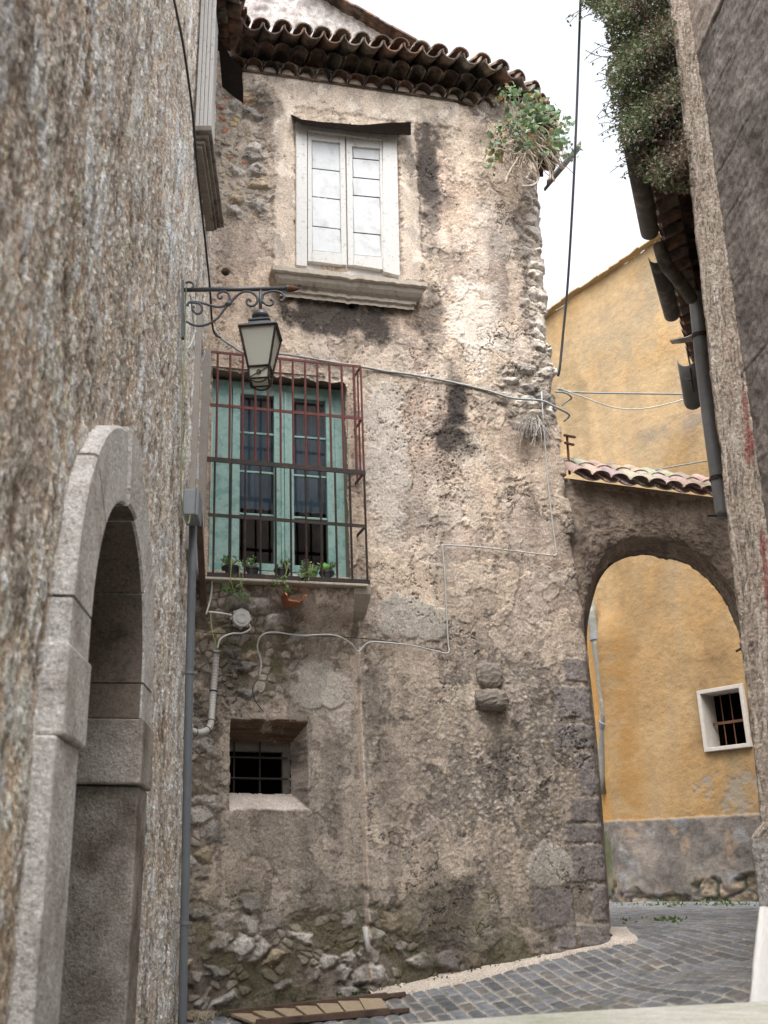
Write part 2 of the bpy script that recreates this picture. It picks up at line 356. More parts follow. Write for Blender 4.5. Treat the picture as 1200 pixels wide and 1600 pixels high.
def street():
    st = .0125
    X, Yy = np.meshgrid(np.arange(-1.2, 8.6, st), np.arange(5.2, 18.2, st*1.25))
    pa, pb_ = ghit(883, 1497), ghit(1090, 1563); a = math.atan2(pb_[1] - pa[1], pb_[0] - pa[0]); print('COURSE', pa, pb_); ca, sa = math.cos(a), math.sin(a)
    u = X*ca + Yy*sa; v = -X*sa + Yy*ca
    u = u + .015*fbm(X*1.1, Yy*1.1, 2, 5); v = v + .012*fbm(X*.9, Yy*.9, 2, 9)
    rh = .108; rw = .205
    row = np.floor(v/rh); fv = v/rh - row
    sh = _h(row, row*0, 3); uu = u/rw + sh*3 + .22*perlin(u/rw*.9, row*7.7, 4); cl = np.floor(uu); fu = uu - cl
    # per-stone wobble of joints
    hid = _h(row, cl, 11); h2 = _h(row, cl, 23); h3 = _h(row, cl, 37)
    du = np.minimum(fu, 1 - fu)*rw; dv = np.minimum(fv, 1 - fv)*rh
    wob = .006*fbm(X*22, Yy*22, 3, 2)
    g = .0045 + .0055*h3
    d = np.minimum(du, dv) - g + wob
    corner = np.hypot(np.maximum(.018 - du, 0), np.maximum(.018 - dv, 0)); d = np.minimum(d, .020 - corner + wob - .004)
    m = sst(-.003, .007, d)
    dome = np.clip(d/.03, 0, 1)
    hgt = m*(.010 + .004*np.sqrt(dome)) + .006*(h2 - .5)*m + .002*fbm(X*40, Yy*40, 3, 8) + .008*fbm(X*.8, Yy*.8, 2, 21) + .004*fbm(X*9, Yy*9, 3, 22)*m
    sc = np.zeros(X.shape + (3,)); sc[:] = (.125, .131, .143)
    sc *= (.62 + .75*hid)[..., None]
    sc = mixc(sc, (.15, .13, .115), sst(.72, .9, h3)*.6)
    sc *= (1 + .45*fbm(X*16, Yy*16, 4, 6))[..., None]
    mo = np.zeros_like(sc); mo[:] = (.33, .30, .255); mo *= (1 + .4*fbm(X*9, Yy*9, 4, 14))[..., None]
    mo = mixc(mo, (.10, .115, .045), sst(.12, .4, fbm(X*1.6, Yy*1.6, 4, 33))*.8)
    col = mixa(mo, sc, m)
    Z = gz(X, Yy) + hgt - .006
    tag(gridmesh('street', np.stack([X, Yy, Z], -1), col, M['sett']), kind='structure')
street()

# ------------------------------------------------------------------ old house front
BZ0, BZ1 = F.uv(440, 1050)[1], F.uv(440, 930)[1]
BZ2 = F.uv(440, 906)[1]
def bulge(z): z = np.asarray(z, float); return .20*sst(BZ0, BZ1, z)*sst(BZ2 + .03, BZ2 - .01, z)   # the wall under the barred window stands proud
def Bh(x, y, o=.02): return F.hit(x, y, o + float(bulge(F.uv(x, y, .12)[1])))
def house_front(parent):
    st = .0072
    z0, z1 = -1.25, 8.05
    nz = int((z1 - z0)/st); zz = np.linspace(z0, z1, nz)
    edge_px = [(850, 250), (851, 300), (856, 390), (864, 500), (873, 585), (869, 612), (879, 660), (886, 740), (899, 850), (914, 960), (926, 1080), (937, 1200), (946, 1330), (955, 1420), (958, 1477)]
    es = np.array([F.uv(*p) for p in edge_px])[::-1]
    s_end = np.interp(zz, es[:, 1], es[:, 0])
    s0 = -.95; ns = int((s_end.max() - s0)/st)
    tt = np.linspace(0, 1, ns)
    # ragged right edge
    rag = .035*fbm(zz*3.2, zz*0 + 3, 4, 91) + .015*np.sign(np.sin(zz*14 + 2*np.sin(zz*3)))*(zz > 2.6)*(zz < 6.4)
    S = s0 + tt[None, :]*((s_end + rag)[:, None] - s0); Z = np.repeat(zz[:, None], ns, 1)
    Sw = S + .05*fbm(S*3, Z*3, 3, 71); Zw = Z + .05*fbm(S*3, Z*3, 3, 72)
    nbig = fbm(S*.9, Z*.9, 4, 1); nmid = fbm(S*4, Z*4, 5, 2); nfin = fbm(S*14, Z*14, 5, 3, .6); nvf = fbm(S*38, Z*38, 4, 4, .6)
    strk = fbm(S*7, Z*.55, 4, 5)
    def B(x0, y0, x1, y1, soft=.45, amt=.55, sc=None):
        cs, cz, rs, rz = pick_box(F, x0, y0, x1, y1)
        d = np.hypot((S - cs)/rs, (Z - cz)/rz) + amt*(nmid*.7 + nfin*.4)
        return sst(1 + soft*.5, 1 - soft, d)
    def Q(x0, y0, x1, y1, soft=.03, amt=.04, ang=0.):
        cs, cz, rs, rz = pick_box(F, x0, y0, x1, y1)
        d = np.minimum(rs - np.abs(S - cs), rz - np.abs(Z - cz)) + amt*(nmid*.5 + nfin*.6)
        return sst(-soft*.5, soft, d)
    def zy(y, x=600): return F.uv(x, y)[1]
    def sx(x, y): return F.uv(x, y)[0]
    col = np.zeros(S.shape + (3,)); col[:] = (.45, .355, .29)
    col = mixc(col, (.36, .30, .255), sst(-.25, .35, nbig))
    col = mixc(col, (.50, .405, .315), sst(.05, .5, fbm(S*1.7, Z*1.7, 4, 12))*.6)
    low = sst(zy(700), zy(1150), Z)                         # lower wall greyer and darker
    low = 1 - sst(zy(1130), zy(800), Z + .25*nmid + .3*nbig)
    col = mixc(col, (.205, .185, .162), low*.85)
    D = .009*nmid + .0035*nfin + .003*nvf + .02*nbig
    # coarse render: gravelly crust
    f1, f2, ih = worley(Sw*20 + .3*nfin, Zw*25 + .3*nvf, 41)
    crust = sst(-.1, .35, fbm(S*2.1, Z*2.1, 4, 44))
    gravel = np.maximum(B(600, 960, 960, 1420, .5), .6*crust)
    peb = sst(.55, .1, f1)*(ih > .25)
    g1_, g2_, gh = worley(S*48, Z*52, 43); grain = sst(.55, .05, g1_)*(gh > .3)
    D += (.2 + .8*gravel)*(.0045*peb*ih + .0035*grain*gh)
    col *= (1 - (.3 + .5*gravel)*.38*(1 - np.maximum(peb, grain)))[..., None]
    gc_ = np.zeros_like(col); gc_[:] = (.32, .29, .26); gc_ *= (.45 + 1.15*ih)[..., None]
    gc_ = mixc(gc_, (.40, .31, .17), (ih > .93)*.8); gc_ = mixc(gc_, (.36, .16, .09), ((ih > .20) & (ih < .225))*.8)
    col = mixa(col, gc_, gravel*peb*.7)
    rid = np.abs(fbm(S*11, Z*15, 4, 47)); D += gravel*.003*rid
    # thin coats of lime flaked off in layers
    for sc_, sd_, th_, kc in ((1.5, 151, .12, (.50, .43, .36)), (2.6, 153, .22, (.42, .37, .325)), (1.1, 155, .05, (.47, .39, .31))):
        fl_ = fbm(S*sc_, Z*sc_*.8, 5, sd_) + .10*nfin; skin = sst(th_ - .025, th_ + .025, fl_)*(1 - .5*low); D += .006*skin
        col = mixc(col, np.array(kc), skin*.5); lip = sst(.05, .0, np.abs(fl_ - th_ + .03)); col *= (1 - .28*lip*(1 - skin))[..., None]
    # streaks and blotches
    col *= (1 + .24*strk + .20*nmid + .22*nfin + .12*nvf)[..., None]
    # smooth grey cement patches
    for q in ((565, 585, 640, 830), (590, 930, 705, 1000), (820, 1320, 900, 1390), (450, 1030, 540, 1110)):
        m = B(*q, .15, .55); col = mixa(col, (np.array((.43, .395, .355)) if q[1] < 900 else np.array((.33, .31, .28)))*(1 + .15*nmid + .2*nfin)[..., None], m*.85); D = D*(1 - .5*m) + .014*m
    # whitish lime areas
    for q, k in (((690, 430, 800, 590), .75), ((720, 300, 800, 430), .35), ((700, 640, 760, 760), .4), ((630, 730, 760, 900), .25), ((560, 760, 640, 880), .3), ((500, 1040, 560, 1150), .4)):
        m = sst(.3, .7, B(*q, .6, .9) + .25*nfin + .2*nvf - .05); col = mixc(col, (.58, .53, .47), m*k); D += .008*m*k
    # pits in the render
    p1, p2, pid = worley(Sw*20, Zw*20, 51); q1, q2, qid = worley(Sw*42, Zw*42, 52)
    pitty = np.maximum(B(590, 540, 760, 800, .5), .45*sst(-.1, .4, fbm(S*1.4, Z*1.4, 3, 55)))
    pit = np.maximum(sst(.30, .12, p1)*(pid > .62), sst(.33, .12, q1)*(qid > .7))*pitty
    D -= .009*pit; col *= (1 - .60*pit)[..., None]
    # surround of the upper window
    sur = np.maximum.reduce([Q(424, 150, 462, 430), Q(380, 118, 720, 182, .03, .05), Q(622, 190, 655, 440)])
    cc = np.zeros_like(col); cc[:] = (.45, .385, .32); cc *= (1 + .25*fbm(S*5, Z*2.2, 4, 61))[..., None]; cc = mixc(cc, (.30, .265, .235), sst(.0, .4, fbm(S*6, Z*3, 4, 62))*.8)
    cc = mixc(cc, (.56, .50, .43), sst(.15, .35, fbm(S*5 + 9, Z*5, 4, 63))*.8)
    D = D*(1 - .8*sur) + .03*sur; col = mixa(col, cc, sur)
    # rubble: where render has fallen off
    r1, r2, rid_ = worley(Sw*5.2 + .15*nfin, Zw*7.6 + .15*nfin, 81); r3, r4, rid3 = worley(Sw*12, Zw*15, 83)
    base = (1 - sst(zy(1490) , zy(1375), Z + .22*nmid + .06*nfin + .28*sst(sx(590, 1500), sx(680, 1500), S)))*sst(-.55, -.1, fbm(S*2.2, Z*2.2, 3, 88))
    base = np.maximum(base*(S > -9), 0)
    leftlow = np.maximum(base, B(280, 900, 470, 1110, .35, .6)*.95)
    leftlow = np.maximum(leftlow, B(280, 1080, 350, 1400, .4, .5)*.8)
    redge = np.maximum.reduce([B(815, 280, 900, 620, .45, .5), B(780, 560, 880, 680, .4, .5)])
    upl = Q(300, 130, 422, 345, .12, .22)*.9
    rub = np.clip(np.maximum.reduce([leftlow, redge, upl]), 0, 1)
    e = r2 - r1; expo = np.where((upl > .3) | ((Z > zy(1130)) & (redge < .2)), rid_ > .72, np.where(base > .3, rid_ > .50, rid_ > .30))
    stn = sst(.05, .20, e)*expo; stn2 = sst(.08, .25, r4 - r3)*(rid3 > .45)*(1 - stn)
    hgt = stn*(.030 + .03*rid_)*sst(0, .5, e) + stn2*.014
    sc = np.zeros_like(col); sc[:] = (.36, .345, .325); sc *= (.65 + .7*((rid_*7.31) % 1))[..., None]
    sc = mixc(sc, (.41, .325, .21), (((rid_*13.7) % 1) > .82)*.7); 
    sc = mixc(sc, (.56, .52, .47), redge*.85)
    sc *= (1 + .4*nfin + .25*nvf)[..., None]
    s2 = np.zeros_like(col); s2[:] = (.34, .305, .265); s2 *= (.5 + .9*rid3)[..., None]; s2 = mixc(s2, (.38, .15, .08), ((rid3 > .93) & (upl > .3))*.9); s2 = mixc(s2, (.48, .36, .19), ((rid3 > .86) & (rid3 < .93) & (upl > .3))*.8)
    mor = np.zeros_like(col); mor[:] = (.20, .172, .143); mor = mixc(mor, (.44, .39, .33), np.maximum(redge*.9, upl*.75)*.85); mor *= (1 + .5*nfin + .3*nmid)[..., None]
    rc = mixa(mixa(mor, s2, stn2), sc, stn)
    D = D - rub*.028 + rub*hgt; col = mixa(col, rc, rub)
    pe = rub*(1 - rub)*4; col *= (1 - .35*pe)[..., None]    # broken plaster edge, darker along the step
    # moss near the street, darker towards the foot; soot, lichen: stains with shapes of their own
    moss = np.maximum((1 - sst(zy(1500), zy(1330), Z - .12*nmid))*sst(-.25, .25, fbm(S*2.3, Z*2.3, 4, 101)), B(300, 930, 470, 1100, .6, .8)*sst(-.05, .35, fbm(S*5, Z*5, 4, 102)))
    moss = np.maximum(moss, B(590, 1360, 860, 1500, .6, .6)*sst(-.2, .3, nmid))
    col = mixc(col, (.095, .092, .045), np.clip(moss*(1 - stn*.75*rub), 0, 1)*.62)
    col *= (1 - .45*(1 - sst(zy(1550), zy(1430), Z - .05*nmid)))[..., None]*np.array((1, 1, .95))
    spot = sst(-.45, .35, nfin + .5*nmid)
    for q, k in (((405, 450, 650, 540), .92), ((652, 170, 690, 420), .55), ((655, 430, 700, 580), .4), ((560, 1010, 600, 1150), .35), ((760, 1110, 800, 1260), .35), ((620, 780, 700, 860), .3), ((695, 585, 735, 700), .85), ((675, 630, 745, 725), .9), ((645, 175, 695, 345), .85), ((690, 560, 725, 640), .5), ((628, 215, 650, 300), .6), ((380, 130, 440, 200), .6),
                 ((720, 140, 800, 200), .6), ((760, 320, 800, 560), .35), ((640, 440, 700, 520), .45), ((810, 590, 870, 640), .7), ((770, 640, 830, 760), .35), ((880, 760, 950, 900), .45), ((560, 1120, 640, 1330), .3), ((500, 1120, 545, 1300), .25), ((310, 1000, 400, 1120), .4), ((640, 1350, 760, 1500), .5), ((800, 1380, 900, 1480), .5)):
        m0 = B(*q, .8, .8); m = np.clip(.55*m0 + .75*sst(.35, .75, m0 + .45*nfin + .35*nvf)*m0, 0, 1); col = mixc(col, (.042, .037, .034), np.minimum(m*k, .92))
    # quoins by the arch
    for q in ((882, 1028, 921, 1064), (868, 1072, 926, 1122), (866, 1132, 932, 1168), (903, 1176, 938, 1242), (893, 1246, 944, 1284), (884, 1288, 947, 1316), (893, 1320, 952, 1378), (834, 1386, 897, 1448), (924, 1382, 957, 1440), (905, 1444, 962, 1478), (868, 1450, 900, 1482)):
        m = Q(*q, .016, .03); hq = (q[0]*.137) % 1
        qc = np.zeros_like(col); qc[:] = np.array((.165, .15, .14))*(.85 + .4*hq); qc *= (1 + .4*nfin + .35*nvf)[..., None]
        D = D*(1 - .9*m) + (.007 + .005*nfin + .003*nvf)*m; col = mixa(col, qc, m*.85)
    # long cracks
    k1, k2, _ = worley(S*1.3 + .32*nmid + .18*nfin, Z*.9 + .30*fbm(S*4 + 30, Z*4, 5, 123) + .15*fbm(S*14 + 9, Z*14, 4, 124), 121)
    crk = sst(.022, .006, k2 - k1)*sst(-.1, .2, fbm(S*1.1, Z*1.1, 2, 122)); D -= .012*crk; col *= (1 - .6*crk)[..., None]
    # step: the right lower part of the wall stands 9 cm proud of the left
    zr = zy(985, 560); sr = np.interp(Z, [F.uv(577, 1560)[1], F.uv(566, 1250)[1], F.uv(558, 1010)[1]], [sx(577, 1560), sx(566, 1250), sx(558, 1010)]) + .010*fbm(S*0 + 1, Z*5, 3, 131)
    below = 1 - sst(zr - .05, zr + .25, Z)
    D -= below*.06*(1 - sst(0, .022, S - sr))
    edge = .75*below*sst(.018, .006, np.abs(S - sr - .014) + .006*nfin); col = mixc(col, (.60, .51, .42), edge*.95*sst(-.55, -.1, nmid + .3*nfin))
    D += bulge(Z)*sst(F.uv(548, 930)[0], F.uv(544, 930)[0], S + .006*nmid)
    # corner rolls away from the street towards the top
    sb = sx(735, 300); t = np.clip((S - sb)/(S.max() - sb), 0, 1); D -= .10*t*t*sst(2.8, 7.0, Z)
    # round the very edge
    de = (S[:, -1:] - S); D -= .05*np.exp(-de/.035)
    # little hole by the upper window, hole under the sill, socket
    for px, py, r, dp in ((352, 424, .035, .06), (549, 478, .028, .06), (905, 870, .04, .04)):
        s_, z_ = F.uv(px, py); m = sst(r*1.3, r*.7, np.hypot(S - s_, Z - z_) + .01*nfin); D -= dp*m; col *= (1 - .8*m)[..., None]
    keep = np.ones((nz, ns), bool)
    # barred window opening
    a0, b0 = F.uv(336, 898); a1, b1 = F.uv(546, 905); zt_l = F.uv(336, 577)[1]; zt_r = F.uv(546, 603)[1]
    zt = zt_l + (S - a0)/(a1 - a0)*(zt_r - zt_l) + .02*nfin + .015*nmid
    ins = (S > a0 - .05 + .008*nfin) & (S < a1 + .012*nmid + .008*nfin) & (Z > b0) & (Z < zt)
    D = np.where(ins, -.22, D); keep &= ~ins
    col = np.where(ins[..., None], np.array((.20, .17, .14)), col)
    # splayed low window
    oL, _ = F.uv(361, 1190); oR = F.uv(487, 1190)[0]; oT = F.uv(420, 1122)[1]; oB = F.uv(420, 1267)[1]
    dp = .38; iR = F.uv(449, 1200, -dp - .09)[0]; iT = F.uv(420, 1164, -dp - .09)[1]; iB = F.uv(420, 1241, -dp - .09)[1]
    wob = .010*nfin + .006*nmid
    dd = np.minimum.reduce([(S - oL + wob)/.02, (oR - S + wob)/(oR - iR), (oT - Z + wob)/(oT - iT), (Z - oB + wob*.4)/(iB - oB)])
    dd = np.clip(dd, 0, 1); D = np.where(dd > 0, (D*(1 - .8*np.minimum(dd*8, 1))) - .09*np.minimum(dd*20, 1)*0 - dp*dd, D)
    tp = (dd > 0.02) & ((oT - Z)/(oT - iT) <= dd + .03); bt = (dd > .02) & ((Z - oB)/(iB - oB) <= dd + .06); rt = (dd > .02) & ((oR - S)/(oR - iR) <= dd + .03)
    wd = np.zeros_like(col); wd[:] = (.11, .075, .05); wd *= (1 + .6*fbm(S*3, Z*60, 3, 141))[..., None]
    col = np.where(tp[..., None], wd, col)
    rcc = np.zeros_like(col); rcc[:] = (.31, .275, .24); rcc *= (1 + .35*nmid + .3*nfin)[..., None]; rcc = mixc(rcc, (.10, .085, .075), sst(.1, .5, fbm(S*6, Z*4, 4, 143))*.7)
    col = np.where((rt & ~tp)[..., None], rcc, col)
    bcc = np.zeros_like(col); bcc[:] = (.43, .385, .335); bcc *= (1 + .2*nmid + .2*nfin)[..., None]; col = np.where((bt & ~tp)[..., None], bcc, col)
    keep &= ~(dd > .995)
    col = col*np.array((1.19, 1.165, 1.20))
    P3 = on(F, S, Z, D)
    # right flank goes back round the corner
    ex = [P3]; exc = [col]
    for back in (.15, .5, 1.2, 3.5):
        P = P3[:, -1:] - F.N*back - F.T*back*.08; ex.append(P); exc.append(col[:, -1:])
    P3 = np.concatenate(ex, 1); col = np.concatenate(exc, 1)
    kk = keep[:-1, :-1] & keep[1:, :-1] & keep[:-1, 1:] & keep[1:, 1:]
    kk = np.concatenate([kk, np.ones((nz - 1, 4), bool)], 1)
    return gridmesh('wall', P3, col, M['wall'], parent, kk)

HO = F.pt(1.2, -1.2)
house = empty('stone_house', HO, 'weathered plastered stone house with white shutters above and barred teal window below', 'house')
house_front(house)

# reveal and dark rooms
mb = MB(); a0, b0 = F.uv(336, 898); a1, b1 = F.uv(546, 905); zT = F.uv(336, 577)[1]
def ring(mb, P, s0, s1, z0, z1, o0, o1):                   # four inner faces of an opening
    p = lambda s_, z_, o_: P.pt(s_, z_, o_)
    mb.add([p(s0, z0, o0), p(s1, z0, o0), p(s1, z1, o0), p(s0, z1, o0), p(s0, z0, o1), p(s1, z0, o1), p(s1, z1, o1), p(s0, z1, o1)],
           [(0, 1, 5, 4), (1, 2, 6, 5), (2, 3, 7, 6), (3, 0, 4, 7)])
mb.cc = (.30, .26, .22); ring(mb, F, a0 - .06, a1 + .015, b0 - .02, zT + .02, .02, -.24); mb.build('window_reveal', M['wall'], house)
def room(P, s0, s1, z0, z1, o0, o1, parent):
    mb = MB(); ring(mb, P, s0, s1, z0, z1, o0, o1); mb.add([P.pt(s0, z0, o1), P.pt(s1, z0, o1), P.pt(s1, z1, o1), P.pt(s0, z1, o1)], [(0, 1, 2, 3)])
    return mb.build('interior', M['dark'], parent)
room(F, a0 - .3, a1 + .3, b0 - .2, zT + .2, -.27, -2.0, house)

# ---- teal casement window
WO = -.15
win = None
def fb_(x0, y0, x1, y1, off): s0, zA = F.uv(x0, (y0 + y1)/2, off); s1, _ = F.uv(x1, (y0 + y1)/2, off); xm = (x0 + x1)/2; return s0, s1, F.uv(xm, y1, off)[1], F.uv(xm, y0, off)[1]
s_l = F.uv(337, 740, WO)[0]; s_r = F.uv(545, 760, WO)[0]; zb = F.uv(440, 903, WO)[1]; zt = F.uv(440, 603, WO)[1]
pL = (F.uv(374, 780, WO)[0], F.uv(428, 780, WO)[0]); pR = (F.uv(459, 780, WO)[0], F.uv(511, 780, WO)[0])
mb = MB(); fz = zt + .012
mb.pbox(F, s_l - .08, pL[0] - .075, zb, fz, WO - .07, WO); mb.pbox(F, pR[1] + .085, s_r + .02, zb, fz, WO - .07, WO - .002)
mb.pbox(F, pL[0] - .075, pR[1] + .085, zt - .06, fz, WO - .07, WO - .004); mb.pbox(F, pL[0] - .075, pR[1] + .085, zb, zb + .05, WO - .07, WO + .01)
win = mb.build('window', M['teal'], house, bevel=.004)
gzb = zb + .12; gzt = F.uv(440, 621, WO)[1]
for (q0, q1), (o0, o1) in ((pL, (pL[0] - .07, (pL[1] + pR[0])/2 - .004)), (pR, ((pL[1] + pR[0])/2 + .004, pR[1] + .08))):
    mb = MB()
    mb.pbox(F, o0, q0, zb + .055, zt - .065, WO - .05, WO + .012); mb.pbox(F, q1, o1, zb + .055, zt - .065, WO - .05, WO + .012)
    mb.pbox(F, q0, q1, zb + .055, gzb, WO - .05, WO + .010); mb.pbox(F, q0, q1, gzt, zt - .065, WO - .05, WO + .010)
    zc = (gzt - gzb)
    for k in (.235, .47, .72): mb.pbox(F, q0, q1, gzt - zc*k - .010, gzt - zc*k + .010, WO - .035, WO - .005)
    mid = o1 - .012 if o0 < pL[0] else o0 + .012
    mb.pbox(F, mid - .014, mid + .014, zb + .06, zt - .07, WO + .012, WO + .030)
    sa = mb.build('sash', M['teal'], win, bevel=.004)
    mb = MB(); mb.add([F.pt(q0, gzb, WO - .02), F.pt(q1, gzb, WO - .02), F.pt(q1, gzt, WO - .02), F.pt(q0, gzt, WO - .02)], [(0, 1, 2, 3)]); mb.build('pane', M['glass'], win)
rows = []
for i in range(2):
    zz_ = gzt + .05 if i == 0 else gzb + (gzt - gzb)*.34
    rows.append([F.pt(pL[0] - .05 + (pR[1] - pL[0] + .1)*k/60, zz_, WO - .14 + .012*math.sin(k*1.1)) for k in range(61)])
mb = MB(); mb.sheet(rows); mb.build('sky_reflection', M['sky_reflection'], win, smooth=True)  # added sheet behind the panes; its colour stands for reflected sky

# ---- box grille in front of it
GO = .27
def gpt(px, py): return F.hit(px, py, GO)
def gline(pxa, pya, pxb, pyb): return F.uv(pxa, pya, GO), F.uv(pxb, pyb, GO)
def zat(ln, s_): (sa, za), (sb, zb_) = ln; return za + (zb_ - za)*(s_ - sa)/(sb - sa)
rT = gline(332, 550, 565, 573); r1_ = gline(338, 633, 565, 654); r2_ = gline(332, 718, 568, 739); r3_ = gline(338, 805, 567, 822); rB = gline(335, 898, 570, 909)
sC = F.uv(566, 650, GO)[0]; sA = F.uv(339, 640, GO)[0]
gr = MB(); Sx = sA - .06
for ln, hh in ((rT, .022), (r1_, .026)):
    gr.bar(F.pt(Sx, zat(ln, Sx), GO), F.pt(sC, zat(ln, sC), GO), .010, hh)
for k in range(12):
    s_ = sA + (sC - sA)*k/11.6; gr.tube([F.pt(s_, zat(rT, s_), GO), F.pt(s_, zat(r2_, s_), GO)], .0115, 6)
gr.tube([F.pt(sC, zat(rT, sC), GO), F.pt(sC, zat(r2_, sC), GO)], .010, 6)
for k in (1, 2): o_ = GO*(1 - k/2.6); gr.tube([F.pt(sC, zat(rT, sC), o_), F.pt(sC, zat(r2_, sC), o_)], .0085, 6)
for ln in (rT, r1_, r2_): gr.bar(F.pt(sC, zat(ln, sC), GO), F.pt(sC, zat(ln, sC), -.06), .010, .022)
grille = gr.build('window_grille', M['redmetal'], house)
gr = MB()
gr.bar(F.pt(Sx - .02, zat(r2_, Sx), GO + .005), F.pt(sC + .012, zat(r2_, sC), GO + .005), .012, .042)
gr.bar(F.pt(Sx, zat(r3_, Sx), GO), F.pt(sC, zat(r3_, sC), GO), .010, .028)
gr.bar(F.pt(Sx, zat(rB, Sx), GO), F.pt(sC + .02, zat(rB, sC), GO), .016, .036)
for k in range(11):
    s_ = sA - .01 + (sC - sA + .01)*k/10.; gr.tube([F.pt(s_, zat(r2_, s_), GO), F.pt(s_, zat(rB, s_), GO)], .0105, 6)
for ln in (r3_, rB): gr.bar(F.pt(sC, zat(ln, sC), GO), F.pt(sC, zat(ln, sC), -.06), .010, .024)
gr.build('lower_grille', M['blackmetal'], grille)
mb = MB(); zs = zat(rB, 0)
sB0 = Sx - .15; sB1 = F.uv(574, 912, GO)[0]
mb.box8([F.pt(sB0, zat(rB, sB0) - .045, -.05), F.pt(sB1, zat(rB, sB1) - .045, -.05), F.pt(sB1, zat(rB, sB1) - .045, GO + .02), F.pt(sB0, zat(rB, sB0) - .045, GO + .02),
         F.pt(sB0, zat(rB, sB0) - .022, -.05), F.pt(sB1, zat(rB, sB1) - .022, -.05), F.pt(sB1, zat(rB, sB1) - .022, GO + .02), F.pt(sB0, zat(rB, sB0) - .022, GO + .02)])
mb.build('window_sill', M['sill'], house, bevel=.006)
mb = MB(); sk = F.uv(546, 925, .1)[0]; zk = zat(rB, sk) - .0465
mb.prism([F.pt(sk, zk, -.03), F.pt(sk, zk, GO - .02), F.pt(sk, zk - .05, GO - .03), F.pt(sk, zk - .17, .10), F.pt(sk, zk - .22, -.03)], F.T*.15)
mb.build('corbel', M['sill'], house, bevel=.006)

# ---- upper window with white shutters
SO = .015
uw = MB()
def shp(px, py, o): return F.hit(px, py, o)
def quadbox(mb, pts, o0, o1):                              # photo quad (4 picks) as a board from offset o0 to o1
    uvq = [F.uv(x, y, o1) for x, y in pts]
    mb.box8([F.pt(a, b, o0) for a, b in uvq] + [F.pt(a, b, o1) for a, b in uvq])
mb = MB(); quadbox(mb, [(462, 424), (625, 440), (620, 205), (463, 187)], -.02, SO); uwo = mb.build('upper_window', M['whitewood'], house)
mb = MB(); quadbox(mb, [(463, 414), (480, 416), (480, 190), (463, 188)], SO + .001, SO + .05); quadbox(mb, [(599, 424), (625, 431), (620, 207), (598, 204)], SO + .001, SO + .05)
quadbox(mb, [(480, 204), (598, 219), (598, 205), (480, 190)], SO + .001, SO + .05); mb.build('frame', M['whitewood'], uwo, bevel=.004)
for st_, pn, lines in ((((481, 205), (539, 212), (542, 414), (481, 408)), ((487, 218), (531, 223), (534, 396), (488, 391)), (263, 307, 353)),
                       (((541, 212), (597, 219), (600, 421), (544, 414)), ((550, 228), (593, 232), (597, 402), (553, 398)), (247, 277, 305, 363))):
    mb = MB(); (x0, y0), (x1, y1), (x2, y2), (x3, y3) = st_; (u0, v0), (u1, v1), (u2, v2), (u3, v3) = pn; o1 = SO + .038
    quadbox(mb, [(x3, y3), (u3, y3 + .5), (u0, y0 + .5), (x0, y0)], SO, o1); quadbox(mb, [(u2, y2 - .5), (x2, y2), (x1, y1), (u1, y1 - .5)], SO, o1)
    quadbox(mb, [(u3, y3), (u2, y2), (u2, v2), (u3, v3)], SO, o1 + .012); quadbox(mb, [(u0, v0), (u1, v1), (u1, y1), (u0, y0)], SO, o1 - .001)
    sh_ = mb.build('shutter', M['whitewood'], uwo, bevel=.003)
    mb = MB(); ys = [v0] + list(lines) + [v3]; sl = (v1 - v0)/(u1 - u0)
    for k in range(len(ys) - 1):
        j = rnd.uniform(-.6, .6); quadbox(mb, [(u3 + .5, ys[k + 1] - .75), (u2 - .5, ys[k + 1] - .75 + sl*(u2 - u3) + j*.3), (u1 - .5, ys[k] + .75 + sl*(u1 - u0)), (u0 + .5, ys[k] + .75)], SO + .002, SO + .012)
    mb.build('panel', M['panel'], sh_)
    for y_ in lines:
        mb = MB(); quadbox(mb, [(u3, y_ + .75), (u2, y_ + .75 + sl*(u2 - u3)), (u1, y_ - .75 + sl*(u1 - u0)), (u0, y_ - .75)], SO + .001, SO + .006); mb.build('slat_gap', M['rust'], sh_)
# moulded sill
sa, za = F.uv(426, 414, .19); sb_, zb_ = F.uv(668, 441, .19)
prof = [(.19, 0), (.19, -.045), (.175, -.06), (.16, -.065), (.145, -.10), (.115, -.135), (.08, -.155), (.08, -.19), (.055, -.20), (.055, -.235)]
rows = []; nseg = 40
for k in range(-1, nseg + 2):
    kk = min(max(k, 0), nseg); t = kk/nseg; row = [F.pt(sa + (sb_ - sa)*t, za + (zb_ - za)*t + .004*math.sin(t*9), -.03)]
    for o_, dz in prof:
        inset = (.19 - o_)*.75; s_ = (sa + inset) + (sb_ - sa - 2*inset)*t
        oo = -.03 if k in (-1, nseg + 1) else o_
        n_ = .0015*math.sin(t*37 + dz*20) + .002*math.sin(t*91 + 3*o_) - (.012 if abs(t - .505) < .012 else 0)
        row.append(F.pt(s_, za + (zb_ - za)*t + dz + n_, oo + n_))
    rows.append(row)
mb = MB(); mb.sheet(rows); sl_ = mb.build('window_sill', M['sill'], house, smooth=False)
# rusted rain hood
up = [(455, 181), (470, 189), (500, 193), (530, 195), (560, 198), (580, 197), (600, 195), (642, 193)]; dn = [(461, 187), (472, 194), (500, 198), (530, 201), (560, 206), (580, 207), (600, 209), (642, 211)]
mb = MB(); mb.sheet([[F.hit(x, y - 3, .0) for x, y in up], [F.hit(x, y, .12) for x, y in up], [F.hit(x, y, .17) for x, y in dn]]); mb.build('rain_hood', M['rust'], house, solid=.004)

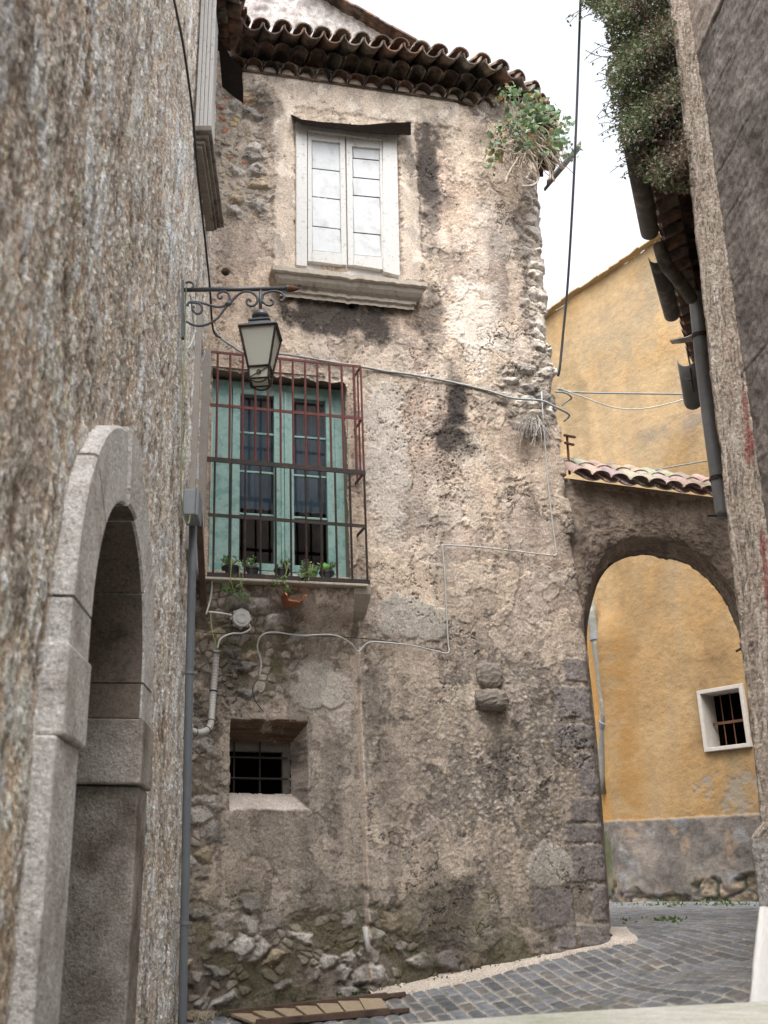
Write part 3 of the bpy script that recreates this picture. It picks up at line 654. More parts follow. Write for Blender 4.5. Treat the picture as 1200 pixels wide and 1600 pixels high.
# ---- low window grate and frame
dpo = -.38 - .09
iL = F.uv(361, 1200)[0] - .08; iR = F.uv(449, 1200, dpo)[0]; iT = F.uv(420, 1164, dpo)[1]; iB = F.uv(420, 1241, dpo)[1]
room(F, iL - .3, iR + .12, iB - .2, iT + .2, dpo - .06, dpo - 1.5, house)
mb = MB(); mb.pbox(F, iR - .045, iR + .02, iB, iT + .02, dpo - .05, dpo + .015); mb.pbox(F, iL, iR - .045, iT - .06, iT + .02, dpo - .05, dpo + .013)
lw = mb.build('cellar_window', surf('dirty_stone_frame', (.16, .145, .125), .9, .25, 30, .3, 50), house, bevel=.004)
mb = MB()
for zf in (.30, .72): mb.tube([F.pt(iL, iB + (iT - iB)*zf, dpo + .05), F.pt(iR - .01, iB + (iT - iB)*zf, dpo + .05)], .010, 6)
for sf in (.28, .62): mb.tube([F.pt(iL + (iR - iL)*sf, iB - .01, dpo + .035), F.pt(iL + (iR - iL)*sf, iT + .02, dpo + .035)], .009, 6)
mb.build('grate', M['blackmetal'], lw)

# ---- stone corbels (bracket) on the wall, tile shard
cs_, cz_ = F.uv(775, 1095)
mb = MB()
def rockbox(mb, P, s0, s1, z0, z1, o0, o1, seed, n=9, amp=.006):
    r = random.Random(seed)
    rows = []
    def pt(i, j):
        a = s0 + (s1 - s0)*i/n; b = z0 + (z1 - z0)*j/n; ed = min(i, n - i, j, n - j)/n
        cv_ = max(abs(2*i/n - 1), abs(2*j/n - 1))**4 + .5*abs(2*i/n - 1)**2*abs(2*j/n - 1)**2
        a -= .18*(a - (s0 + s1)/2)*abs(2*j/n - 1)**3; b += .12*(z1 - z0)*abs(2*i/n - 1)**3*(1 if j < n/2 else -1)
        o_ = o1 - .4*(o1 - o0)*cv_ + r.uniform(-amp, amp); return P.pt(a + r.uniform(-amp, amp)*.6, b + r.uniform(-amp, amp)*.6, o_)
    g = [[pt(i, j) for i in range(n + 1)] for j in range(n + 1)]
    mb.sheet(g)
    mb.sheet([[P.pt(s0, z0, o0)]*1 + [P.pt(s0 + (s1 - s0)*i/n, z0, o0) for i in range(1, n + 1)], g[0]]); mb.sheet([g[n], [P.pt(s0 + (s1 - s0)*i/n, z1, o0) for i in range(n + 1)]])
    mb.sheet([[P.pt(s0, z0 + (z1 - z0)*j/n, o0) for j in range(n + 1)], [g[j][0] for j in range(n + 1)]]); mb.sheet([[g[j][n] for j in range(n + 1)], [P.pt(s1, z0 + (z1 - z0)*j/n, o0) for j in range(n + 1)]])
bx = fb_(750, 1074, 800, 1108, .13)
rockbox(mb, F, bx[0], bx[1], bx[2], bx[3], -.02, .13, 4); 
bx2 = fb_(748, 1034, 788, 1071, .06); rockbox(mb, F, bx2[0], bx2[1], bx[3] + .005, bx2[3], -.02, .06, 9)
mb.build('stone_bracket', surf('brown_grey_stone', (.225, .195, .165), .95, .35, 30, .5, 60, .006, col2=(.13, .11, .09), c2scale=9), house)
mb = MB(); P0 = Bh(459, 938, .07); 
rows = []
for k in range(9):
    t = math.pi*(1.06 + .88*k/8); rows.append([P0 + F.T*(.092*math.cos(t)) + np.array([0, 0, .085*math.sin(t) + .055]) + F.N*o_ for o_ in (-.14, -.02, .08 + .03*math.sin(k*2.1))])
mb.sheet(rows); mb.build('tile_shard', M['terracotta'], house, solid=.014)

# ------------------------------------------------------------------ eave, roof
def halftile(mb, c, u, v, n, r, ln, col, flip=1, taper=.85, k=7, thick=.014):
    """half-round tile: axis n (length ln), opening across u, bulging along v"""
    mb.cc = col; c, u, v, n = [np.array(q, float) for q in (c, u, v, n)]
    A_ = []; B_ = []
    for e_, rr in ((0, r), (ln, r*taper)):
        A_.append([c + n*e_ + rr*(u*math.cos(math.pi*j/k) + v*flip*math.sin(math.pi*j/k)) for j in range(k + 1)])
        B_.append([c + n*e_ + (rr - thick)*(u*math.cos(math.pi*j/k) + v*flip*math.sin(math.pi*j/k)) for j in range(k + 1)])
    mb.sheet(A_); mb.sheet(B_[::-1]); mb.sheet([B_[0], A_[0]]); mb.sheet([A_[1], B_[1]])
    mb.sheet([[A_[0][0], B_[0][0]], [A_[1][0], B_[1][0]]]); mb.sheet([[B_[0][-1], A_[0][-1]], [B_[1][-1], A_[1][-1]]])
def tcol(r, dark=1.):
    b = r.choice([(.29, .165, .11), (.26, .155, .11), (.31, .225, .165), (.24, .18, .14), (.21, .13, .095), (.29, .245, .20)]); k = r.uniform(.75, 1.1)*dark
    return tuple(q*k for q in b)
# path of the eave: photo picks along the lowest cornice line, then wrapping round the corner
base = [F.hit(376, 110, .02), F.hit(560, 139, .02), F.hit(700, 158, .02)]
dirF = F.T
p_c = base[-1]; arc = []
ang = math.atan2(F.T[1], F.T[0]); p = p_c.copy(); zdr = p[2]
for k in range(22):
    ang += math.radians(3.6); p = p + np.array([math.cos(ang), math.sin(ang), 0])*.09; arc.append(p.copy())
zc0 = np.mean([b[2] for b in base]); path = [base[0] - F.T*.05] + base[1:] + arc
path = [np.array([q[0], q[1], zc0]) for q in path]
def resample(path, step):
    P = [np.array(q) for q in path]; out = []; acc = 0.; 
    d = [0.]
    for i in range(1, len(P)): d.append(d[-1] + np.linalg.norm(P[i] - P[i - 1]))
    n = int(d[-1]/step); res = []
    for k in range(n + 1):
        t = k*step; i = max(0, min(len(P) - 2, np.searchsorted(d, t, side='right') - 1)); f = (t - d[i])/max(d[i + 1] - d[i], 1e-9)
        q = P[i] + (P[i + 1] - P[i])*f; tg = (P[i + 1] - P[i])/np.linalg.norm(P[i + 1] - P[i]); res.append((q, tg))
    return res
Zu = np.array([0, 0, 1.])
er = random.Random(3)
zoff = 0.0
slope = np.array([0, 0, 1.])
cor = MB(); roof = MB(); slab = MB()
for (q, tg) in resample(path, .176):
    nrm = np.array([tg[1], -tg[0], 0.])
    for lvl, (of, dz) in enumerate(((.10, .02), (.23, .125))):
        c = q + nrm*(of + er.uniform(-.012, .012)) + Zu*(dz + er.uniform(-.008, .008)) + tg*(.088*(lvl % 2) + er.uniform(-.008, .008))
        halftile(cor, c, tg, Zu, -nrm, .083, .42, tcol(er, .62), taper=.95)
prev = None
for lvl, (of, dz) in enumerate(((.03, -.012), (.045, .094), (.17, .20))):
    a = [q + np.array([t[1], -t[0], 0.])*of + Zu*dz for q, t in resample(path, .176)]; b = [q + np.array([t[1], -t[0], 0.])*(-.25) + Zu*dz for q, t in resample(path, .176)]
    slab.cc = (.20, .125, .09); slab.sheet([a, [p_ + Zu*.026 for p_ in a], [p_ + Zu*.026 for p_ in b], b])
# roof edge: canal tiles and cover tiles
pitch = .32
for k, (q, tg) in enumerate(resample(path, .205)):
    nrm = np.array([tg[1], -tg[0], 0.]); ax = -nrm*math.cos(pitch) + Zu*math.sin(pitch); vv = Zu*math.cos(pitch) + nrm*math.sin(pitch)
    b0 = q + Zu*.255 + nrm*(.40 + er.uniform(-.015, .015))
    halftile(roof, b0 + tg*.1025 + Zu*.03, tg, vv, ax, .104, .5, tcol(er, 1.1), flip=-.95, taper=.88)
    for j in range(4):
        halftile(roof, b0 + vv*(.035 + .012*j) + ax*(.40*j + .07 + er.uniform(-.02, .02)) + tg*er.uniform(-.01, .01), tg, vv*.85, ax, .094, .46, tcol(er, 1.05), taper=.86)
        if j: halftile(roof, b0 + tg*.1025 + Zu*.03 + ax*.40*j, tg, vv, ax, .100, .5, tcol(er), flip=-.75, taper=.88)
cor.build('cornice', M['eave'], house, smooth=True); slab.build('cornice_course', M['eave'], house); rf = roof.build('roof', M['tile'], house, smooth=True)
# gable wall rising behind the eave
gpl = Plane(F.pt(0, 0, -.9), (1, .2045)); 
if gpl.N[1] > 0: gpl.N = -gpl.N
gu = [gpl.uv(x, y) for x, y in ((300, 90), (300, -110), (430, -40), (640, 66), (700, 110))]
SS, ZZ = np.meshgrid(np.linspace(gu[0][0] - .2, gu[4][0], 200), np.linspace(0, 1, 120))
ztop = np.interp(SS[0], [gu[1][0], gu[2][0], gu[3][0], gu[4][0]], [gu[1][1], gu[2][1], gu[3][1], gu[4][1]]) + .02*fbm(SS[0]*6, SS[0]*0, 3, 5)
zlo = 7.6; ZZ = zlo + ZZ*(ztop[None] - zlo)
n1 = fbm(SS*3, ZZ*3, 5, 201); n2 = fbm(SS*16, ZZ*16, 4, 202); gcx = np.zeros(SS.shape + (3,)); gcx[:] = (.46, .42, .40); gcx = mixc(gcx, (.25, .22, .21), sst(-.1, .35, n1)*.7); gcx *= (1 + .35*n2)[..., None]; gcx = mixc(gcx, (.60, .57, .54), sst(.1, .4, fbm(SS*4, ZZ*4, 4, 204))*.6)
gridmesh('gable_wall', on(gpl, SS, ZZ, .03*n1 + .012*n2), gcx, M['wall'], house)
mb = MB(); 
for i in range(26):
    t = .12 + .88*i/25; s_ = gu[2][0] + (gu[4][0] - gu[2][0])*t; z_ = gu[2][1] + (gu[4][1] - gu[2][1])*t + .012
    dn_ = np.array(gpl.pt(gu[4][0], gu[4][1]) - gpl.pt(gu[2][0], gu[2][1])); dn_ /= np.linalg.norm(dn_)
    c = gpl.pt(s_, z_, .05 + er.uniform(-.02, .01)); mb.cc = tcol(er, 1.25)
    mb.bar(c, c + dn_*.16, .22, .022)
mb.build('gable_coping', M['tile'], house)
# small gutter on the flank and wet-grey fascia
mb = MB(); g0 = F.hit(846, 292, -.30); g1 = g0 + np.array([.36, .30, .40])
g0 = F.hit(852, 288, -.25); g1 = F.hit(905, 226, -.25)
rows = []
for k in range(7):
    t = math.pi*(1 + k/6); off = np.array([0, math.cos(t)*.07, math.sin(t)*.07]); rows.append([g0 + off, g1 + off])
mb.sheet(rows); mb.build('gutter', M['darkgutter'], house, solid=.006, smooth=True)

# ------------------------------------------------------------------ left building
lb = empty('left_building', (-1.4, 6, -1.3), 'tall brown rubble-walled building along the left side of the alley with arched granite doorway', 'building')
DS0, DS1, DSP, DR, DRO = 4.30, 5.82, 1.06, .71, 1.07
def left_wall(parent):
    st = .0095; s0, s1, z0, z1 = 2.6, 9.25, -1.75, 9.0
    S, Z = np.meshgrid(np.arange(s0, s1, st), np.arange(z0, z1, st))
    Zs = Z*.45
    nb = fbm(S*.7, Z*.7, 4, 301); nm = fbm(S*6, Zs*6, 5, 302); nf = fbm(S*20, Zs*20, 5, 303, .6); nv = fbm(S*55, Z*45, 3, 304, .6)
    Sw = S + .025*nm + .010*nf; Zw = Zs + .025*fbm(S*6 + 40, Zs*6, 4, 305) + .010*fbm(S*20 + 8, Zs*20, 3, 306)
    f1, f2, i1 = worley(Sw*5.5, Zw*5.0, 311); g1, g2, i2 = worley(Sw*15, Zw*14, 312); h1, h2, i3 = worley(Sw*42, Zw*40, 313)
    bigst = sst(.05, .18, f2 - f1)*(i1 > .66)*sst(-.35, .15, nb + .6*(i1 - .5)); midst = sst(.06, .2, g2 - g1)*(i2 > .55); peb = sst(.5, .12, h1)*(i3 > .35)
    col = np.zeros(S.shape + (3,)); col[:] = (.34, .275, .215)
    col = mixc(col, (.46, .39, .32), sst(-.1, .5, nm)*.6); col = mixc(col, (.21, .165, .125), sst(.0, .5, fbm(S*2.4, Z*2.0, 4, 320))*.6)
    pc = np.zeros_like(col); pc[:] = (.50, .47, .43); pc *= (.45 + 1.05*i3)[..., None]; pc = mixc(pc, (.36, .24, .17), (i3 > .96)*.6)
    col = mixa(col, pc, peb*.7)
    mc = np.zeros_like(col); mc[:] = (.56, .53, .49); mc *= (.45 + .95*((i2*9.7) % 1))[..., None]; mc = mixc(mc, (.46, .37, .26), (((i2*23.1) % 1) > .85)*.7); mc *= (1 + .35*nf)[..., None]
    col = mixa(col, mc, midst*.75)
    bc = np.zeros_like(col); bc[:] = (.45, .41, .365); bc *= (.5 + .85*((i1*5.3) % 1))[..., None]; bc *= (1 + .3*nf + .2*nm)[..., None]
    col = mixa(col, bc, bigst*.85)
    col *= (1 + .25*nf + .2*nv + .12*nb)[..., None]
    # paler dressed band near the foot at the near end
    lowp = (1 - sst(.2, 1.0, Z + .3*nm))*(1 - sst(3.7, 4.0, S)); col = mixc(col, (.44, .36, .27), lowp*.6*(1 - bigst))
    # relief, with narrow creases cut in and darker
    D = .014*nb + .005*nm + .004*nf + .006*nv + .010*peb*i3 + .005*midst*(.4 + i2)*sst(0, .3, g2 - g1) + .007*bigst*sst(0, .3, f2 - f1)
    crv = sst(.07, .0, np.abs(fbm(S*9, Zs*6, 5, 341)))*sst(-.1, .3, fbm(S*2, Z*2, 3, 342)); D -= .006*crv; col *= (1 - .3*crv)[..., None]
    green = sst(.15, .5, fbm(S*1.2, Z*1.4, 4, 351))*(1 - sst(-1.2, .8, Z)); col = mixc(col, (.14, .13, .06), green*.5)
    col *= 1.12
    upz = sst(4.0, 7.5, Z); col = mixc(col, (.40, .365, .325), upz*.35)
    D -= .025
    # arched opening and shallow recess of the small window
    rr = np.hypot(S - (DS0 + DS1)/2, np.maximum(Z - DSP, 0)); opn = (rr < DR + .15) & (Z > -3)
    kk = ~opn; keep = kk[:-1, :-1] & kk[1:, :-1] & kk[:-1, 1:] & kk[1:, 1:]
    wr = sst(8.05, 8.10, S)*sst(8.85, 8.80, S)*sst(2.55, 2.6, Z)*sst(4.6, 4.5, Z); D -= .16*wr
    col = mixc(col, (.30, .25, .205), wr*.9)
    col = .68*col + .32*col.mean(-1, keepdims=True); mn = col.mean((0, 1)); col = np.clip(mn + 1.3*(col - mn), .04, .8); col = np.clip(col*np.array((1.80, 1.68, 1.56)), .03, .85)
    col *= (1 + .26*fbm(S*10, Z*1.3, 5, 361) + .16*fbm(S*3, Z*1.1, 4, 362))[..., None]; pt = sst(.28, .36, fbm(S*7, Z*1.8, 5, 363)); col = mixc(col, (.60, .56, .51), pt*.55); dk = sst(.32, .42, fbm(S*6 + 20, Z*1.6, 5, 364)); col = mixc(col, (.16, .125, .095), dk*.5); D += .006*pt - .010*dk
    P3 = on(L, S, Z, D)
    w_ = gridmesh('wall', P3, col, M['rough_wall'], parent, keep, flip=True)
left_wall(lb)
# coarse rest of the building: towards and behind the camera, and its mass
mb = MB(); mb.cc = (.27, .22, .175)
mb.pbox(L, -9, 2.62, -2.3, 9.0, -3, -.03); mb.pbox(L, 2.62, 9.2, 6.5, 9.0, -3, -.50); mb.pbox(L, 6.6, 9.2, -2.3, 6.49, -3, -.50); mb.pbox(L, 2.63, 6.59, 3, 6.48, -3, -.60); mb.pbox(L, 2.63, 3.9, -2.3, 2.99, -3, -.60)
mb.build('wall', M['rough_wall'], lb)
# door surround
def stones(parent):
    mc = (DS0 + DS1)/2
    j = MB()
    # near jamb, far jamb (left and right of the opening)
    for s0, s1 in ((3.90, DS0 + .0), (DS1, 6.14)):
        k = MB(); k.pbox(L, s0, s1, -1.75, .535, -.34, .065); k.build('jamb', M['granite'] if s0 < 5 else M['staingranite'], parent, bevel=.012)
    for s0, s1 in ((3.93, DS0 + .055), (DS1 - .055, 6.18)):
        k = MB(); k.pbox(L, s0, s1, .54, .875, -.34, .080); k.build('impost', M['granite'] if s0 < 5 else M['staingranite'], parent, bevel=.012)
    k = MB(); sf = MB(); nv = 5
    # voussoirs
    lim = [180, 141, 99.5, 80.5, 39, 0]; 
    for a_, b_ in zip(lim[:-1], lim[1:]):
        n = 10; fr = []; 
        for i in range(n + 1):
            t = math.radians(a_ + (b_ - a_)*i/n + (.35 if i == 0 else 0) - (.35 if i == n else 0)) 
            t = math.radians(a_ - .5 + (b_ + .5 - (a_ - .5))*i/n)
            fr.append((math.cos(t), math.sin(t)))
        o1 = .068 if (a_, b_) != (99.5, 80.5) else .085
        ro = DRO if (a_, b_) != (99.5, 80.5) else DRO + .03
        rows = []
        for o_, r_ in ((-.34, DR), (o1 - .012, DR), (o1, DR + .012), (o1, ro - .012), (o1 - .012, ro), (-.10, ro)):
            rows.append([L.pt(mc + r_*c, DSP + r_*s_ , o_) for c, s_ in fr])
        k.sheet(rows[1:]); sf.sheet(rows[:2])
        for e_ in (0, n): k.add([rows[q][e_] for q in range(6)], [tuple(range(6))])
    # straight lengths between impost and springing
    k.pbox(L, mc - DRO, mc - DR - .006, .878, DSP - .004, -.34, .065); k.pbox(L, mc + DR + .006, mc + DRO, .878, DSP - .004, -.34, .065); sf.pbox(L, mc - DR - .006, mc - DR, .878, DSP - .004, -.34, .055); sf.pbox(L, mc + DR, mc + DR + .006, .878, DSP - .004, -.34, .055)
    ar_ = k.build('arch', M['granite'], parent); sf.build('soffit', M['dirtshadegranite'], ar_)
    d = MB(); d.pbox(L, DS0 + .002, DS1 - .002, -1.75, .53, -.335, -.275); d.prism([L.pt(mc + (DR - .004)*math.cos(t*math.pi/16), max(.536, DSP + (DR - .004)*math.sin(t*math.pi/16)) if t else .536, -.31) for t in range(17)] + [L.pt(mc - DR + .004, .536, -.31)], L.N*.03); dd_ = d.build('door', M['greenmetal'], parent)
    d = MB()
    for q in range(6): d.pbox(L, DS0 + .02 + q*.245, DS0 + .24 + q*.245, -1.72, .50, -.274, -.262)
    d.build('planks', M['greenmetal'], dd_)
    d = MB(); d.pbox(L, DS1 - .20, DS1 + .02, .565, DSP + .74, -.338, -.28); 
stones(lb)
# moulded sill and folded white shutter of the upper window
mb = MB(); s0_, s1_ = 7.25, 8.6; zS = 5.80
mb.pbox(L, s0_, s1_, zS - .05, zS, -.1, .135); mb.pbox(L, s0_ + .04, s1_ - .04, zS - .085, zS - .0505, -.1, .108); mb.pbox(L, s0_ + .07, s1_ - .07, zS - .12, zS - .0855, -.1, .078); mb.pbox(L, s0_ + .09, s1_ - .09, zS - .15, zS - .1205, -.1, .055)
mb.build('window_sill', M['darksill'], lb, bevel=.006)
mb = MB()
for k in range(4): mb.pbox(L, 7.28 + .004*k, 7.33 + .004*k, zS + .004, zS + 2.1, .0 + .032*k, .029 + .032*k)
mb.pbox(L, 7.305, 7.34, zS + .004, zS + 2.09, .0, .12)
sh2 = mb.build('shutter', M['whitewood'], lb, bevel=.005)
mb = MB(); mb.pbox(L, 7.36, 8.5, zS + .004, zS + 2.1, -.02, .02); mb.build('window', M['whitewood'], lb, bevel=.004)
# small window by the house: pale frame strips and a leaning board
mb = MB(); mb.pbox(L, 8.02, 8.07, 2.5, 4.65, -.1, .035); mb.pbox(L, 8.84, 8.89, 2.5, 4.65, -.1, .03); mb.pbox(L, 8.07, 8.84, 2.45, 2.5, -.1, .03)
swin = mb.build('window', M['blueboard'], lb, bevel=.004)
mb = MB(); mb.pbox(L, 8.07, 8.84, 2.52, 4.0, -.16, -.13); mb.build('board', surf('faded_board', (.29, .235, .19), .9, .2, 12, .2, 30), swin)
mb = MB(); mb.bar(L.pt(8.25, 2.95, .04), L.pt(8.75, 2.25, .06), .05, .06); mb.build('batten', M['wood'], swin, bevel=.004)
# eave of the left building, at right angles to the house eave
e2 = MB(); e3 = MB(); zE = zc0
for k in range(34):
    y_ = 8.62 - .176*k
    for lvl, (of, dz) in enumerate(((.0, .02), (.12, .125))):
        c = np.array([L.pt(y_, zE)[0] + of + er.uniform(-.01, .01), y_ + .088*lvl, zE + dz]); halftile(e2, c, (0, -1, 0), Zu, (-1, 0, 0), .083, .42, tcol(er, .62), taper=.95)
for k in range(30):
    y_ = 8.5 - .205*k; c = np.array([L.pt(y_, zE)[0] + .27, y_, zE + .27]); ax = np.array([-math.cos(pitch), 0, math.sin(pitch)]); vv = np.array([math.sin(pitch), 0, math.cos(pitch)])
    halftile(e3, c + np.array([0, .1025, -.02]), (0, -1, 0), vv, ax, .1, .5, tcol(er), flip=-.75); halftile(e3, c, (0, -1, 0), vv, ax, .098, .46, tcol(er), taper=.86)
    for j in range(1, 7): halftile(e3, c + ax*.4*j + vv*.012*j, (0, -1, 0), vv, ax, .098, .46, tcol(er), taper=.86); halftile(e3, c + ax*.4*j + np.array([0, .1025, -.02]), (0, -1, 0), vv, ax, .1, .5, tcol(er), flip=-.75)
for of, dz in ((-.06, -.012), (-.05, .094), (.06, .20)):
    e2.cc = (.2, .125, .09); a = [np.array([L.pt(y_, zE)[0] + of, y_, zE + dz]) for y_ in (8.7, 2.6)]; b = [q - np.array([.35, 0, 0]) for q in a]; e2.sheet([a, [q + Zu*.026 for q in a], [q + Zu*.026 for q in b], b])
e2.build('cornice', M['eave'], lb, smooth=True); e3.build('roof', M['tile'], lb, smooth=True)
mb = MB(); Q0 = [L.hit(x, y, .18) for x, y in ((344, 62), (378, 108), (380, 160), (348, 132))]
yb = 8.3; f_ = lambda x, y: ray(x, y)*(yb/ray(x, y)[1])
mb.sheet([[f_(340, 55), f_(360, 88), f_(378, 106)], [f_(344, 98), f_(362, 128), f_(380, 140)], [f_(347, 135), f_(364, 150), f_(380, 161)]])
fl = mb.build('hanging_sheet', M['rust'], None, solid=.006); tag(fl, 'dark rusted metal sheet hanging under the roof corner at upper left', 'metal sheet')

# ------------------------------------------------------------------ arch wall
ab = empty('archway', AO, 'brown plastered archway spanning the street under a row of clay tiles', 'archway')
def arch():
    fr = [(957, 1490), (950, 1380), (938, 1210), (926, 1080), (917, 1000), (917, 955), (925, 915), (937, 880), (960, 854), (1000, 841), (1052, 846), (1100, 866), (1138, 904), (1163, 950), (1181, 1020), (1194, 1110), (1205, 1250), (1215, 1400), (1222, 1490)]
    uvq = [np.array(A.uv(*p)) for p in fr]; cv = smooth_curve(uvq, 24); cv = np.array(cv)
    d = np.concatenate([[0], np.cumsum(np.linalg.norm(np.diff(cv, axis=0), axis=1))]); n = 900; t = np.linspace(0, d[-1], n); ci = np.stack([np.interp(t, d, cv[:, 0]), np.interp(t, d, cv[:, 1])], -1)
    sL = A.uv(868, 900)[0]; sRr = A.uv(1330, 900)[0]; zT = A.uv(1000, 768)[1]; zTr = A.uv(1125, 783)[1]; sc = A.uv(1040, 900)[0]
    s_a = A.uv(890, 752)[0]; slp = (zTr - zT)/(A.uv(1125, 783)[0] - A.uv(1000, 768)[0])
    c0 = np.array([A.uv(1040, 1000)[0], A.uv(1040, 1000)[1]])
    out = np.empty_like(ci)
    for i, p in enumerate(ci):
        if p[1] < c0[1]: out[i] = (sL if p[0] < c0[0] else sRr, p[1])
        else:
            v = p - c0; k = 1e9
            if v[0] < 0: k = min(k, (sL - c0[0])/v[0])
            if v[0] > 0: k = min(k, (sRr - c0[0])/v[0])
            if v[1] > 1e-6: k = min(k, (zT - c0[1])/v[1])
            out[i] = c0 + v*k
    nr = 110; W_ = np.linspace(0, 1, nr)[:, None, None]**1.3
    G = ci[None]*(1 - W_) + out[None]*W_; S, Z = G[..., 0], G[..., 1]
    nm = fbm(S*4, Z*4, 5, 401); nf = fbm(S*15, Z*15, 4, 402); nv = fbm(S*45, Z*45, 3, 403)
    def colr(S, Z):
        c = np.zeros(S.shape + (3,)); c[:] = (.27, .215, .17); c = mixc(c, (.17, .135, .11), sst(-.15, .4, fbm(S*1.5, Z*1.5, 4, 404))*.8); c = mixc(c, (.37, .31, .25), sst(.1, .5, fbm(S*2.6, Z*2.6, 4, 405))*.6)
        c *= (1 + .3*fbm(S*4, Z*4, 4, 406) + .3*fbm(S*18, Z*18, 4, 407))[..., None]; 
        st_ = sst(.1, .5, fbm(S*5, Z*.8, 4, 408)); return mixc(c, (.10, .08, .07), st_*.5)
    D = .016*nm + .010*nf + .005*nv - .035*np.exp(-W_[..., 0]*14)*(1 + nm)
    gridmesh('wall', on(A, S, Z, D), colr(S, Z), M['wall'], ab, flip=True)
    # soffit
    dep = np.linspace(0, 1, 60)[:, None]; back = np.array([.16, .55, 0.])
    P0 = on(A, ci[:, 0], ci[:, 1], D[0]); P3 = P0[None] + dep[..., None]*back; Sd = np.repeat(d[-1]*np.linspace(0, 1, n)[None], 60, 0); Dd = np.repeat(dep*.6, n, 1)
    nn = fbm(Sd*6, Dd*6, 5, 411); cen = on(A, np.array([c0[0]]), np.array([c0[1]]), np.array([0.]))[0]
    dirc = (cen + back*.5) - P3; dirc /= np.linalg.norm(dirc, axis=-1, keepdims=True)
    P3 = P3 + dirc*(.022*nn + .01*fbm(Sd*22, Dd*22, 3, 412))[..., None]*np.minimum(1, dep*8)[..., None]
    gridmesh('soffit', P3, colr(Sd + 5, Dd)*.95, M['wall'], ab)
    # back face
    gridmesh('rear_wall', on(A, S[::8, ::6], Z[::8, ::6], S[::8, ::6]*0) + back, colr(S[::8, ::6], Z[::8, ::6]), M['wall'], ab)
    # tile coping
    mb = MB(); r = random.Random(12); Lx = A.uv(887, 750)[0]; Rx = A.uv(1260, 790)[0]; step = .205; k = 0; zb_ = zT + .02
    mb2 = MB(); mb2.cc = (.38, .33, .28); mb2.box8([A.pt(Lx, zT - .03, .0), A.pt(Rx, zT - .03, .0), A.pt(Rx, zT - .03, -.62), A.pt(Lx, zT - .03, -.62), A.pt(Lx, zT + .04, 0.), A.pt(Rx, zT + .04, .0), A.pt(Rx, zT + .26, -.62), A.pt(Lx, zT + .26, -.62)])
    mb2.build('mortar_bed', M['wall'], ab)
    pit = .62; ax = -A.N*math.cos(pit) + Zu*math.sin(pit); vv = Zu*math.cos(pit) + A.N*math.sin(pit)
    s_ = Lx + .08
    while s_ < Rx:
        b = A.pt(s_, zb_ + .015, .13 + r.uniform(-.02, .02)); g = [(.37, .29, .235), (.40, .335, .28), (.34, .255, .20), (.40, .36, .315)]
        cc = tuple(q*r.uniform(.85, 1.1) for q in r.choice(g))
        halftile(mb, b + A.T*.1025 - Zu*.002, A.T, vv, ax, .102, .50, cc, flip=-.42, taper=.9, thick=.012)
        halftile(mb, b + vv*.012 + A.T*r.uniform(-.01, .01), A.T, vv*.55, ax, .099, .34, cc, taper=.9, thick=.012); halftile(mb, b + vv*.02 + ax*.28, A.T, vv*.55, ax, .099, .22, tuple(q*r.uniform(.85, 1.1) for q in r.choice(g)), taper=.9)
        s_ += step
    mb.build('tile_coping', surf('pale_lichened_tile', None, .9, .3, 40, .4, 70, .004, col2=(.20, .17, .145), c2scale=7, c2lo=.5, c2hi=.68, spec=.2), ab, smooth=True)
    return zT
ARZ = arch()

